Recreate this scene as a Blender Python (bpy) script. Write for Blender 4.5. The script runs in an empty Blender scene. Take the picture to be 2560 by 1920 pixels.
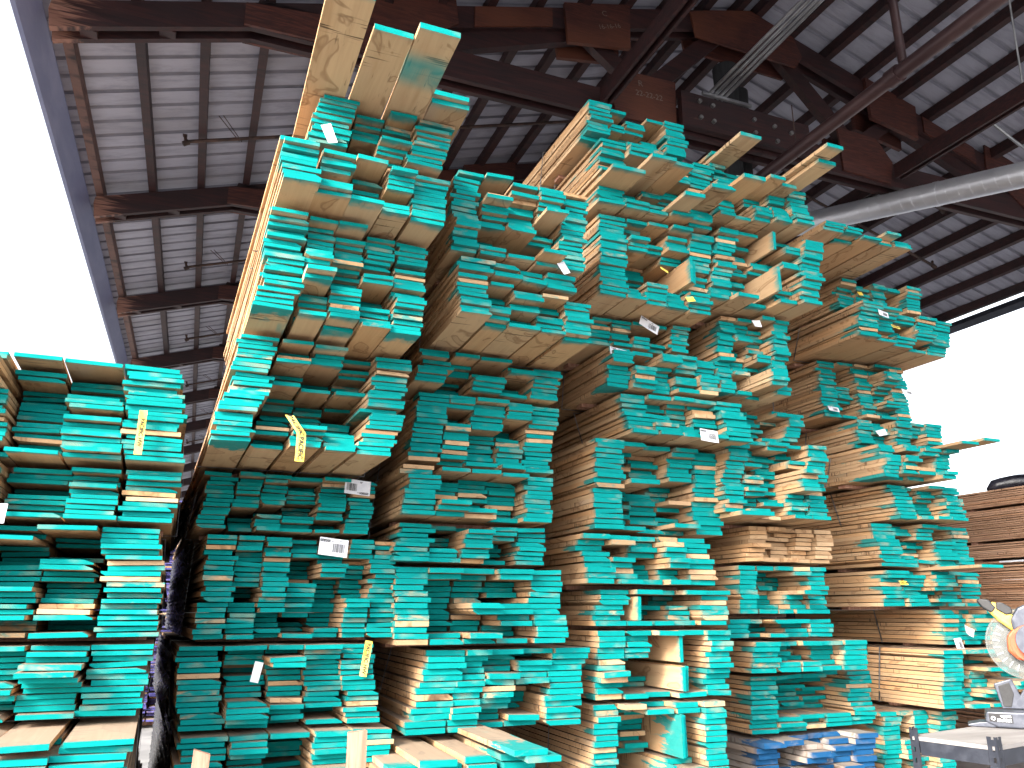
import bpy, math, random
from mathutils import Vector

# ------------------------------------------------------------------ camera, sky, sun
scene = bpy.context.scene
COL = scene.collection
PITCH, YAW, EYE = math.radians(16.06), math.radians(21.46), 1.6
cam_data = bpy.data.cameras.new("camera")
cam = bpy.data.objects.new("camera", cam_data)
COL.objects.link(cam)
cam.location = (0, 0, EYE)
cam.rotation_euler = (math.radians(90) + PITCH, 0, -YAW)
cam_data.sensor_width = 36.0
cam_data.lens = 36.0 * 1980 / 2560
cam_data.clip_start = 0.05
cam_data.clip_end = 2000
scene.camera = cam

SUN_AZ, SUN_EL = math.radians(238), math.radians(31)     # azimuth clockwise from +Y
world = bpy.data.worlds.new("World")
scene.world = world
world.use_nodes = True
wn = world.node_tree
sky = wn.nodes.new("ShaderNodeTexSky")
sky.sky_type = 'NISHITA'
sky.sun_disc = False
sky.sun_elevation = SUN_EL
sky.sun_rotation = SUN_AZ
sky.dust_density = 4.0
sky.air_density = 1.0
haze_sat = wn.nodes.new("ShaderNodeHueSaturation")        # thin bright overcast: the same sky, nearly colourless
haze_sat.inputs['Saturation'].default_value = 0.30
wn.links.new(sky.outputs[0], haze_sat.inputs['Color'])
wn.links.new(haze_sat.outputs[0], wn.nodes["Background"].inputs[0])
wn.nodes["Background"].inputs[1].default_value = 0.15

sun_data = bpy.data.lights.new("sun", 'SUN')
sun_data.energy = 1.9
sun_data.angle = math.radians(14)
sun_data.color = (1.0, 0.91, 0.77)
sun = bpy.data.objects.new("sun", sun_data)
COL.objects.link(sun)
to_sun = Vector((math.sin(SUN_AZ) * math.cos(SUN_EL), math.cos(SUN_AZ) * math.cos(SUN_EL), math.sin(SUN_EL)))
sun.rotation_euler = to_sun.to_track_quat('Z', 'Y').to_euler()

scene.view_settings.view_transform = 'Standard'
scene.view_settings.look = 'None'
scene.view_settings.exposure = 2.18
scene.view_settings.gamma = 1.0


# ------------------------------------------------------------------ helpers
def tag(o, label=None, cat=None, group=None, kind=None):
    for k, v in (("label", label), ("category", cat), ("group", group), ("kind", kind)):
        if v:
            o[k] = v
    return o


def empty(name, loc=(0, 0, 0), parent=None):
    o = bpy.data.objects.new(name, None)
    o.empty_display_size = 0.1
    COL.objects.link(o)
    o.location = loc
    if parent:
        o.parent = parent
    return o


class MB:
    """collects boxes, prisms and tubes, then links them as one mesh object"""
    def __init__(s):
        s.v, s.f, s.sm = [], [], []

    def add(s, vs, fs, smooth=False):
        b = len(s.v)
        s.v += [tuple(p) for p in vs]
        s.f += [tuple(i + b for i in f) for f in fs]
        s.sm += [smooth] * len(fs)
        return s

    def box(s, x0, x1, y0, y1, z0, z1):
        vs = [(x, y, z) for z in (z0, z1) for y in (y0, y1) for x in (x0, x1)]
        return s.add(vs, [(0, 2, 3, 1), (4, 5, 7, 6), (0, 1, 5, 4), (2, 6, 7, 3), (0, 4, 6, 2), (1, 3, 7, 5)])

    def frame_box(s, o, ax, ay, az, a0, a1, b0, b1, c0, c1):
        o, ax, ay, az = Vector(o), Vector(ax), Vector(ay), Vector(az)
        vs = [o + ax * x + ay * y + az * z for z in (c0, c1) for y in (b0, b1) for x in (a0, a1)]
        return s.add(vs, [(0, 2, 3, 1), (4, 5, 7, 6), (0, 1, 5, 4), (2, 6, 7, 3), (0, 4, 6, 2), (1, 3, 7, 5)])

    def plate(s, pts, y0, y1):
        """polygon in the xz plane given a thickness along y"""
        n = len(pts)
        vs = [(x, y0, z) for x, z in pts] + [(x, y1, z) for x, z in pts]
        fs = [tuple(range(n)), tuple(range(2 * n - 1, n - 1, -1))]
        fs += [(i, i + n, (i + 1) % n + n, (i + 1) % n) for i in range(n)]
        return s.add(vs, fs)

    def prism(s, pts3, d):
        """planar 3-D polygon pushed along vector d"""
        n = len(pts3)
        d = Vector(d)
        vs = [Vector(p) for p in pts3] + [Vector(p) + d for p in pts3]
        fs = [tuple(range(n)), tuple(range(2 * n - 1, n - 1, -1))]
        fs += [(i, i + n, (i + 1) % n + n, (i + 1) % n) for i in range(n)]
        return s.add(vs, fs)

    def tube(s, path, r, seg=12, smooth=True, caps=True):
        path = [Vector(p) for p in path]
        rings = []
        for i, p in enumerate(path):
            d = (path[min(i + 1, len(path) - 1)] - path[max(i - 1, 0)]).normalized()
            a = d.cross(Vector((0, 0, 1)))
            if a.length < 1e-3:
                a = d.cross(Vector((0, 1, 0)))
            a.normalize()
            b = d.cross(a)
            rr = r[i] if isinstance(r, (list, tuple)) else r
            rings.append([p + a * (rr * math.cos(t * 2 * math.pi / seg)) + b * (rr * math.sin(t * 2 * math.pi / seg)) for t in range(seg)])
        vs = [q for ring in rings for q in ring]
        fs = []
        for i in range(len(rings) - 1):
            for t in range(seg):
                u = (t + 1) % seg
                fs.append((i * seg + t, i * seg + u, (i + 1) * seg + u, (i + 1) * seg + t))
        s.add(vs, fs, smooth)
        if caps:
            s.add(rings[0], [tuple(range(seg - 1, -1, -1))])
            s.add(rings[-1], [tuple(range(seg))])
        return s

    def build(s, name, mat, parent=None, fix=True):
        me = bpy.data.meshes.new(name)
        me.from_pydata(s.v, [], s.f)
        me.polygons.foreach_set("use_smooth", s.sm)
        me.materials.append(mat)
        if fix:
            import bmesh
            bm = bmesh.new()
            bm.from_mesh(me)
            bmesh.ops.recalc_face_normals(bm, faces=bm.faces)
            bm.to_mesh(me)
            bm.free()
        me.update()
        o = bpy.data.objects.new(name, me)
        COL.objects.link(o)
        if parent:
            o.parent = parent
            o.matrix_parent_inverse = parent.matrix_basis.inverted()
        return o


# ------------------------------------------------------------------ materials
class NT:
    def __init__(s, name):
        s.m = bpy.data.materials.new(name)
        s.m.use_nodes = True
        s.t = s.m.node_tree
        s.b = s.t.nodes["Principled BSDF"]

    def n(s, typ, **kw):
        nd = s.t.nodes.new(typ)
        for k, v in kw.items():
            setattr(nd, k, v)
        return nd

    def set(s, nd, **kw):
        for k, v in kw.items():
            s.plug(nd.inputs[k.replace('_', ' ')], v)
        return nd

    def plug(s, sock, v):
        if isinstance(v, bpy.types.NodeSocket):
            s.t.links.new(v, sock)
        else:
            sock.default_value = v

    def math(s, op, a, b=0.0, c=0.0, clamp=False):
        nd = s.n("ShaderNodeMath", operation=op, use_clamp=clamp)
        for i, v in enumerate((a, b, c)):
            s.plug(nd.inputs[i], v)
        return nd.outputs[0]

    def ramp(s, fac, lo, hi, a=0.0, b=1.0):
        nd = s.n("ShaderNodeMapRange", interpolation_type='SMOOTHSTEP')
        s.plug(nd.inputs[0], fac)
        for i, v in enumerate((lo, hi, a, b)):
            s.plug(nd.inputs[i + 1], v)
        return nd.outputs[0]

    def mix(s, fac, a, b, blend='MIX'):
        nd = s.n("ShaderNodeMix", data_type='RGBA', blend_type=blend)
        s.plug(nd.inputs[0], fac)
        s.plug(nd.inputs[6], a)
        s.plug(nd.inputs[7], b)
        return nd.outputs[2]

    def noise(s, vec, scale, detail=3.0, rough=0.55, dist=0.0):
        nd = s.n("ShaderNodeTexNoise")
        s.plug(nd.inputs['Vector'], vec)
        nd.inputs['Scale'].default_value = scale
        nd.inputs['Detail'].default_value = detail
        nd.inputs['Roughness'].default_value = rough
        nd.inputs['Distortion'].default_value = dist
        return nd.outputs[0]

    def mapped(s, vec, scale, loc=None):
        nd = s.n("ShaderNodeMapping")
        s.plug(nd.inputs[0], vec)
        nd.inputs[3].default_value = scale
        if loc is not None:
            s.plug(nd.inputs[1], loc)
        return nd.outputs[0]

    def bump(s, h, strength=0.3, dist=0.01):
        nd = s.n("ShaderNodeBump")
        nd.inputs['Strength'].default_value = strength
        nd.inputs['Distance'].default_value = dist
        s.plug(nd.inputs['Height'], h)
        s.t.links.new(nd.outputs[0], s.b.inputs['Normal'])


def rgb(r, g, b):
    return (r, g, b, 1.0)


def lumber_mat(name, paint_a, paint_b, wood_lo, wood_hi, dark=0.5):
    k = NT(name)
    lp = k.n("ShaderNodeAttribute", attribute_name="lp").outputs['Vector']
    bcn = k.n("ShaderNodeAttribute", attribute_name="bc")
    sep = k.n("ShaderNodeSeparateColor")
    k.plug(sep.inputs[0], bcn.outputs['Color'])
    paint, tone, bleed, seed = sep.outputs[0], sep.outputs[1], sep.outputs[2], bcn.outputs['Alpha']
    off = k.n("ShaderNodeCombineXYZ")
    for i, m in enumerate((37.0, 91.0, 53.0)):
        k.plug(off.inputs[i], k.math('MULTIPLY', seed, m))
    add = k.n("ShaderNodeVectorMath", operation='ADD')
    k.plug(add.inputs[0], lp)
    k.plug(add.inputs[1], off.outputs[0])
    vec = add.outputs[0]
    sp = k.n("ShaderNodeSeparateXYZ")
    k.plug(sp.inputs[0], lp)
    y = sp.outputs[1]
    # wood
    grain = k.noise(k.mapped(vec, (38, 1.6, 38)), 1.0, 5.0, 0.62, 1.2)
    broad = k.noise(k.mapped(vec, (7, 0.8, 7)), 1.0, 3.0)
    wood = k.mix(k.math('ADD', k.math('MULTIPLY', grain, 0.55), k.math('MULTIPLY', tone, 0.5)), rgb(*wood_lo), rgb(*wood_hi))
    wood = k.mix(k.ramp(broad, 0.52, 0.75, 0, 0.45), wood, rgb(wood_lo[0] * .7, wood_lo[1] * .55, wood_lo[2] * .42))
    hue = k.math('FRACT', k.math('MULTIPLY', seed, 7.31))
    wood = k.mix(k.ramp(hue, 0.55, 1.0, 0, 0.55), wood, k.mix(grain, rgb(wood_lo[0] * 1.05, wood_lo[1] * .82, wood_lo[2] * .62), rgb(wood_hi[0] * 1.08, wood_hi[1] * .88, wood_hi[2] * .66)))
    wood = k.mix(k.ramp(hue, 0.25, 0.0, 0, 0.5), wood, rgb(wood_lo[0] * .62, wood_lo[1] * .6, wood_lo[2] * .6))
    # water marks: a soft patch with a darker rim
    st = k.noise(k.mapped(vec, (5.5, 3.0, 5.5)), 1.0, 2.5, 0.5, 0.7)
    patch = k.ramp(st, 0.60, 0.62, 0, 0.16)
    rim = k.math('MULTIPLY', k.ramp(st, 0.585, 0.605), k.ramp(st, 0.64, 0.615))
    wood = k.mix(k.math('ADD', patch, k.math('MULTIPLY', rim, 0.38), clamp=True), wood, rgb(0.16, 0.075, 0.035))
    # grey weathering, bark streaks and short black saw burns along the edges
    bark = k.noise(k.mapped(vec, (30, 3.0, 30)), 1.0, 4.0, 0.7)
    wood = k.mix(k.ramp(bark, 0.63, 0.72, 0, dark), wood, rgb(0.05, 0.028, 0.018))
    tick = k.noise(k.mapped(vec, (4, 55, 4)), 1.0, 2.0)
    zone = k.noise(k.mapped(vec, (2, 3.1, 2), (5.3, 1.7, 0)), 1.0, 1.0)
    wood = k.mix(k.math('MULTIPLY', k.ramp(tick, 0.57, 0.66), k.ramp(zone, 0.555, 0.66, 0, 0.8)), wood, rgb(0.03, 0.02, 0.016))
    grey = k.noise(k.mapped(vec, (3, 1.1, 3)), 1.0, 2.0)
    wood = k.mix(k.ramp(grey, 0.62, 0.8, 0, 0.35), wood, rgb(0.33, 0.29, 0.25))
    # yard dust lying on the upward faces
    gn = k.n("ShaderNodeNewGeometry").outputs['Normal']
    gs = k.n("ShaderNodeSeparateXYZ")
    k.plug(gs.inputs[0], gn)
    wood = k.mix(k.ramp(gs.outputs[2], 0.6, 0.9, 0, 0.72), wood, k.mix(grain, rgb(0.17, 0.145, 0.125), rgb(0.27, 0.235, 0.205)))
    # sprayed end-seal: whole on most ends, patchy or thin on some, drifting on to the faces behind the end
    pn = k.noise(k.mapped(vec, (9, 9, 26)), 1.0, 3.0, 0.6, 0.4)
    amt = k.math('SUBTRACT', k.math('MULTIPLY', paint, 1.75), 0.52)
    cov = k.ramp(k.math('ADD', amt, k.math('MULTIPLY', k.math('SUBTRACT', pn, 0.5), 1.1)), 0.05, 0.42)
    sn = k.noise(k.mapped(vec, (6, 5, 30)), 1.0, 3.0, 0.65)
    far = k.math('GREATER_THAN', bleed, 0.8)
    smear = k.math('MULTIPLY', k.math('MULTIPLY', far, k.ramp(k.math('ABSOLUTE', k.math('SUBTRACT', y, 0.30)), 0.17, 0.03)), k.ramp(k.noise(k.mapped(vec, (5, 4, 5)), 1.0, 2.0), 0.34, 0.62, 0, 0.8))
    reach = k.math('MULTIPLY', k.math('MULTIPLY', bleed, k.math('SUBTRACT', 1.0, far)), k.math('SUBTRACT', k.math('MULTIPLY', sn, 3.2), 0.75))
    side = k.ramp(k.math('SUBTRACT', reach, y), -0.035, 0.05, 0, 0.93)
    fleck = k.math('MULTIPLY', k.ramp(k.noise(k.mapped(vec, (8, 2.6, 22), (9.1, 3.3, 2.0)), 1.0, 2.0), 0.66, 0.76, 0, 0.75), k.ramp(y, 0.9, 0.25))
    side = k.math('MAXIMUM', side, k.math('MULTIPLY', fleck, k.math('MULTIPLY', k.ramp(bleed, 0.04, 0.14), k.math('SUBTRACT', 1.0, far))))
    side = k.math('MAXIMUM', side, smear)
    side = k.math('MULTIPLY', side, k.ramp(paint, 0.05, 0.3))
    front = k.math('LESS_THAN', y, 0.0004)
    mask = k.mix(front, side, cov)
    pc = k.noise(k.mapped(vec, (14, 14, 40)), 1.0, 4.0, 0.6)
    col = k.mix(k.math('ADD', k.math('MULTIPLY', pc, 0.8), k.math('MULTIPLY', tone, 0.25)), rgb(*paint_a), rgb(*paint_b))
    # thin coats let the sawn grain through
    saw = k.n("ShaderNodeTexWave", wave_type='BANDS', bands_direction='DIAGONAL', wave_profile='SAW')
    k.plug(saw.inputs[0], k.mapped(vec, (1, 0, 1)))
    saw.inputs['Scale'].default_value = 55
    saw.inputs['Distortion'].default_value = 5
    saw.inputs['Detail'].default_value = 2
    thin = k.ramp(k.noise(k.mapped(vec, (5, 5, 9), (2.2, 0, 7.7)), 1.0, 2.0), 0.55, 0.78, 0.0, 0.38)
    thin = k.math('MULTIPLY', thin, k.math('ADD', k.math('MULTIPLY', saw.outputs[1], 0.6), 0.5))
    cover = k.math('MULTIPLY', mask, k.math('SUBTRACT', 1.0, thin))
    fin = k.mix(cover, wood, col)
    k.plug(k.b.inputs['Base Color'], fin)
    k.b.inputs['Specular IOR Level'].default_value = 0.06
    k.plug(k.b.inputs['Roughness'], k.math('ADD', 0.62, k.math('MULTIPLY', grain, 0.25)))
    k.bump(k.math('ADD', k.math('MULTIPLY', grain, 0.7), k.math('MULTIPLY', saw.outputs[1], k.math('MULTIPLY', front, 0.4))), 0.35, 0.003)
    return k.m


def simple_mat(name, c1, c2, scale=(3, 3, 3), rough=0.6, metal=0.0, bump=0.0, coords='Object', lo=0.35, hi=0.7, detail=5.0, dist=0.3):
    k = NT(name)
    tc = k.n("ShaderNodeTexCoord").outputs[coords]
    nz = k.noise(k.mapped(tc, scale), 1.0, detail, 0.6, dist)
    k.plug(k.b.inputs['Base Color'], k.mix(k.ramp(nz, lo, hi), rgb(*c1), rgb(*c2)))
    k.b.inputs['Metallic'].default_value = metal
    k.plug(k.b.inputs['Roughness'], k.math('ADD', rough - 0.1, k.math('MULTIPLY', nz, 0.2)))
    if bump:
        k.bump(nz, bump, 0.01)
    return k.m


TEAL = lumber_mat("teal_sealed_lumber", (0.001, 0.172, 0.170), (0.002, 0.285, 0.275), (0.36, 0.218, 0.115), (0.61, 0.43, 0.265))
BLUE = lumber_mat("blue_sealed_lumber", (0.008, 0.058, 0.16), (0.018, 0.10, 0.235), (0.25, 0.22, 0.20), (0.42, 0.39, 0.37), 0.3)
SHADED_TEAL = lumber_mat("shade_tinted_teal_lumber", (0.065, 0.065, 0.22), (0.10, 0.095, 0.28), (0.30, 0.2, 0.13), (0.5, 0.36, 0.24))  # far teal ends: violet tint of the shade painted into the end-seal colour
BROWN = lumber_mat("brown_sawn_lumber", (0.2, 0.1, 0.06), (0.25, 0.13, 0.08), (0.27, 0.155, 0.10), (0.44, 0.28, 0.19), 0.4)


def timber_mat(name, c1, c2, c3, worn):
    """stained structural timber, grain along the longest axis of the coordinates"""
    k = NT(name)
    tc = k.n("ShaderNodeTexCoord").outputs['Object']
    g = k.noise(k.mapped(tc, (1.1, 9, 16)), 1.0, 6.0, 0.65, 1.5)
    b = k.noise(k.mapped(tc, (0.5, 0.7, 0.9)), 1.0, 3.0)
    c = k.mix(k.ramp(g, 0.3, 0.72), rgb(*c1), rgb(*c2))
    c = k.mix(k.ramp(b, 0.5, 0.7, 0, 0.6), c, rgb(*c3))
    w = k.noise(k.mapped(tc, (3.0, 6, 12), (3.1, 2.2, 5)), 1.0, 4.0, 0.7)
    c = k.mix(k.ramp(w, 0.66, 0.78, 0, worn), c, rgb(0.42, 0.22, 0.14))
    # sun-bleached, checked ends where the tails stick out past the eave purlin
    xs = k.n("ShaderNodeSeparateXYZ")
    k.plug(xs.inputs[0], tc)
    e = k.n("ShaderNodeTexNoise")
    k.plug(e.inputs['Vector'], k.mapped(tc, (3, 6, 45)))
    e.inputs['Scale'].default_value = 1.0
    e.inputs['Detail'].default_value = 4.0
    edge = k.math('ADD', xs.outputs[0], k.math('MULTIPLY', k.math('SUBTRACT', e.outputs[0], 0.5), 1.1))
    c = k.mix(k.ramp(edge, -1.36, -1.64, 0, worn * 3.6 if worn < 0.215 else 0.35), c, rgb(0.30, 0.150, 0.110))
    k.plug(k.b.inputs['Base Color'], c)
    k.b.inputs['Roughness'].default_value = 0.62
    k.bump(g, 0.4, 0.006)
    return k.m


def ply_mat():
    k = NT("stained_plywood")
    tc = k.n("ShaderNodeTexCoord").outputs['Object']
    g = k.noise(k.mapped(tc, (2.0, 2.0, 24)), 1.0, 6.0, 0.65, 2.6)
    f = k.noise(k.mapped(tc, (5, 5, 90)), 1.0, 3.0)
    c = k.mix(k.ramp(g, 0.36, 0.66), rgb(0.030, 0.0085, 0.008), rgb(0.088, 0.023, 0.015))
    c = k.mix(k.ramp(f, 0.55, 0.75, 0, 0.4), c, rgb(0.03, 0.01, 0.009))
    b = k.noise(tc, 0.55, 2.0)
    c = k.mix(k.ramp(b, 0.5, 0.66, 0, 0.7), c, rgb(0.135, 0.043, 0.021))
    k.plug(k.b.inputs['Base Color'], c)
    k.b.inputs['Roughness'].default_value = 0.6
    k.bump(g, 0.25, 0.004)
    return k.m


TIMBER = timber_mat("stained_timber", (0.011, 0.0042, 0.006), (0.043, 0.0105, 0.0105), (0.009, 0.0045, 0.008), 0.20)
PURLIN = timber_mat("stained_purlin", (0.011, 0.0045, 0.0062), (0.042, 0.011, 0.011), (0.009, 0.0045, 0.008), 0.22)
PLY = ply_mat()
BLACK_POST = simple_mat("creosoted_post", (0.010, 0.011, 0.014), (0.032, 0.033, 0.038), (9, 9, 0.9), 0.7, bump=0.5)
STEEL_BROWN = simple_mat("painted_brown_pipe", (0.045, 0.024, 0.027), (0.085, 0.046, 0.047), (4, 1.2, 4), 0.42, 0.2)
RUST = simple_mat("dark_sprinkler_pipe", (0.03, 0.018, 0.016), (0.09, 0.05, 0.04), (8, 8, 8), 0.6, 0.2)
GALV = simple_mat("galvanised_steel", (0.60, 0.62, 0.68), (0.72, 0.74, 0.80), (1, 1, 1), 0.40, 0.7, lo=0.3, hi=0.75)
CONDUIT = simple_mat("conduit_steel", (0.30, 0.31, 0.33), (0.46, 0.47, 0.5), (9, 3, 9), 0.35, 0.75)
BOLT = simple_mat("bolt_steel", (0.10, 0.10, 0.105), (0.24, 0.235, 0.235), (20, 20, 20), 0.5, 0.4)
GREY_STEEL = simple_mat("grey_painted_steel", (0.020, 0.023, 0.034), (0.042, 0.046, 0.062), (14, 14, 14), 0.45, 0.3, lo=0.4, hi=0.75)
CHALK = simple_mat("chalk_line", (0.13, 0.10, 0.085), (0.24, 0.19, 0.16), (60, 60, 60), 0.9)
STRAP = simple_mat("steel_strapping", (0.10, 0.10, 0.11), (0.42, 0.42, 0.44), (3, 9, 9), 0.35, 0.7)
PAPER = simple_mat("white_tag_paper", (0.55, 0.57, 0.64), (0.66, 0.67, 0.71), (18, 18, 18), 0.7, lo=0.3, hi=0.6)
YELLOW = simple_mat("yellow_flag_tape", (0.80, 0.56, 0.05), (0.86, 0.70, 0.20), (12, 12, 9), 0.5)
INK = simple_mat("black_ink", (0.012, 0.012, 0.014), (0.03, 0.03, 0.034), (90, 90, 90), 0.8)
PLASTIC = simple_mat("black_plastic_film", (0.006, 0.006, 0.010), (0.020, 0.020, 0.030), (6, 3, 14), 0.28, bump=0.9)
RAW = simple_mat("raw_stake_wood", (0.30, 0.145, 0.095), (0.43, 0.255, 0.185), (60, 60, 4), 0.75, bump=0.2)


def deck_mat():
    k = NT("roof_sheet_metal")
    tc = k.n("ShaderNodeTexCoord").outputs['Object']
    n1 = k.noise(k.mapped(tc, (1.3, 6, 3)), 1.0, 6.0, 0.7, 0.6)
    n2 = k.noise(k.mapped(tc, (0.35, 0.9, 1)), 1.0, 3.0)
    c = k.mix(k.ramp(n1, 0.40, 0.72), rgb(0.37, 0.375, 0.46), rgb(0.26, 0.265, 0.33))
    c = k.mix(k.ramp(n2, 0.52, 0.74, 0, 0.45), c, rgb(0.19, 0.175, 0.19))
    d = k.noise(k.mapped(tc, (2.2, 30, 8), (4, 8, 1)), 1.0, 4.0, 0.7)
    c = k.mix(k.ramp(d, 0.62, 0.75, 0, 0.5), c, rgb(0.12, 0.11, 0.11))
    k.plug(k.b.inputs['Base Color'], c)
    k.b.inputs['Roughness'].default_value = 0.55
    return k.m


DECK = deck_mat()
RIBM = simple_mat("roof_rib_metal", (0.235, 0.24, 0.295), (0.325, 0.33, 0.40), (2, 8, 4), 0.6)
FASCIA = simple_mat("blue_grey_fascia", (0.13, 0.15, 0.27), (0.20, 0.22, 0.35), (6, 1.2, 6), 0.5, 0.0, lo=0.3, hi=0.8)
CONCRETE = simple_mat("yard_concrete", (0.17, 0.168, 0.172), (0.27, 0.268, 0.27), (1.3, 1.3, 1.3), 0.85, bump=0.15, detail=9.0)
PLYTOP = simple_mat("bench_plywood", (0.20, 0.185, 0.18), (0.29, 0.275, 0.27), (2, 9, 9), 0.65)
SAW_GREY = simple_mat("saw_cast_grey", (0.055, 0.061, 0.082), (0.085, 0.091, 0.115), (30, 30, 30), 0.4, 0.4)
SAW_DARK = simple_mat("saw_dark_plastic", (0.006, 0.006, 0.008), (0.016, 0.016, 0.019), (40, 40, 40), 0.5)
SAW_YELLOW = simple_mat("saw_yellow_plastic", (0.62, 0.40, 0.05), (0.72, 0.50, 0.10), (30, 30, 30), 0.45)
SAW_ORANGE = simple_mat("saw_orange_plastic", (0.38, 0.065, 0.022), (0.47, 0.10, 0.035), (30, 30, 30), 0.42)


def clear_mat():
    k = NT("clear_guard_plastic")
    k.b.inputs['Base Color'].default_value = rgb(0.17, 0.185, 0.18)
    k.b.inputs['Roughness'].default_value = 0.25
    k.b.inputs['Alpha'].default_value = 0.30
    return k.m


CLEAR = clear_mat()


# ------------------------------------------------------------------ ground
g = MB()
g.add([(-250, -250, 0), (250, -250, 0), (250, 250, 0), (-250, 250, 0)], [(0, 1, 2, 3)])
tag(g.build("ground", CONCRETE), kind="structure", label="pale grey concrete yard floor under the timber shed")

# ------------------------------------------------------------------ the open shed over the stacks
RIDGE, HALF, PITCHR = 5.95, 7.6, 0.305
def roof_z(x):
    """top of the trusses' upper chord"""
    return 6.74 + PITCHR * (HALF - abs(x - RIDGE))

shed = empty("lumber_shed", (RIDGE, 20, 0))
tag(shed, "open timber shed with dark red trusses and a pale ribbed metal roof over the stacks", "shed")

Y0R, Y1R = 0.6, 52.0
XL, XR = -1.9, 13.0
for side in (-1, 1):
    xe = XL if side < 0 else XR
    m, r = MB(), MB()
    y, k = Y0R, 0
    prev = None
    def zz(x, up):
        return roof_z(x) + 0.155 + up
    while y < Y1R:
        # pan, then a raised rib (a groove seen from below); every third joint is a lapped seam
        prof = [(y, 0.0), (y + 0.222, 0.0), (y + 0.234, 0.032), (y + 0.278, 0.032), (y + 0.29, 0.0)]
        xr = RIDGE
        for j in range(4):
            (ya, ua), (yb, ub) = prof[j], prof[j + 1]
            tgt = m if j == 0 else r
            tgt.add([(xe, ya, zz(xe, ua)), (xr, ya, zz(xr, ua)), (xr, yb, zz(xr, ub)), (xe, yb, zz(xe, ub))], [(0, 1, 2, 3)])
        if k % 3 == 0:
            lo = -0.004
            m.add([(xe, y - 0.012, zz(xe, lo - .006)), (xr, y - 0.012, zz(xr, lo - .006)), (xr, y + 0.006, zz(xr, lo)), (xe, y + 0.006, zz(xe, lo))], [(0, 1, 2, 3)])
        y += 0.29
        k += 1
    pan = m.build("roof_sheet", DECK, shed, fix=False)
    rb = r.build("roof_rib", RIBM, pan, fix=False)
    for o in (pan, rb):
        so = o.modifiers.new("thickness", 'SOLIDIFY')
        so.thickness = 0.003
        so.offset = 1.0

# fascia on the left eave, gutter on the right
m = MB()
m.plate([(-1.90, 6.50), (-1.86, 6.50), (-1.72, 6.70), (-1.72, 6.715), (-1.90, 6.80)], Y0R, Y1R)
m.build("fascia", FASCIA, shed)
m = MB()
m.plate([(12.86, 6.76), (13.02, 6.70), (13.04, 6.86), (13.0, 6.90), (12.9, 6.86)], Y0R, Y1R)
m.build("gutter", GREY_STEEL, shed)

# purlins, running the length of the shed
px = [-1.60, -1.0, -0.42, 0.15, 0.72, 1.29, 1.86, 2.43, 3.0, 3.57, 4.14, 4.71, 5.28, 5.80]
for x in px + [2 * RIDGE - v for v in px if 2 * RIDGE - v < 13.2]:
    rr = random.Random(int(x * 1000))
    y = Y0R + 0.02
    m = MB()
    w = 0.045 if x < RIDGE else 0.05
    zt = roof_z(x)
    m.plate([(x - w, zt + 0.002), (x + w, zt + 0.002), (x + w, zt + 0.152), (x - w, zt + 0.152)], Y0R + 0.02, Y1R - 0.02)
    m.build("purlin", PURLIN, shed)


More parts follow.
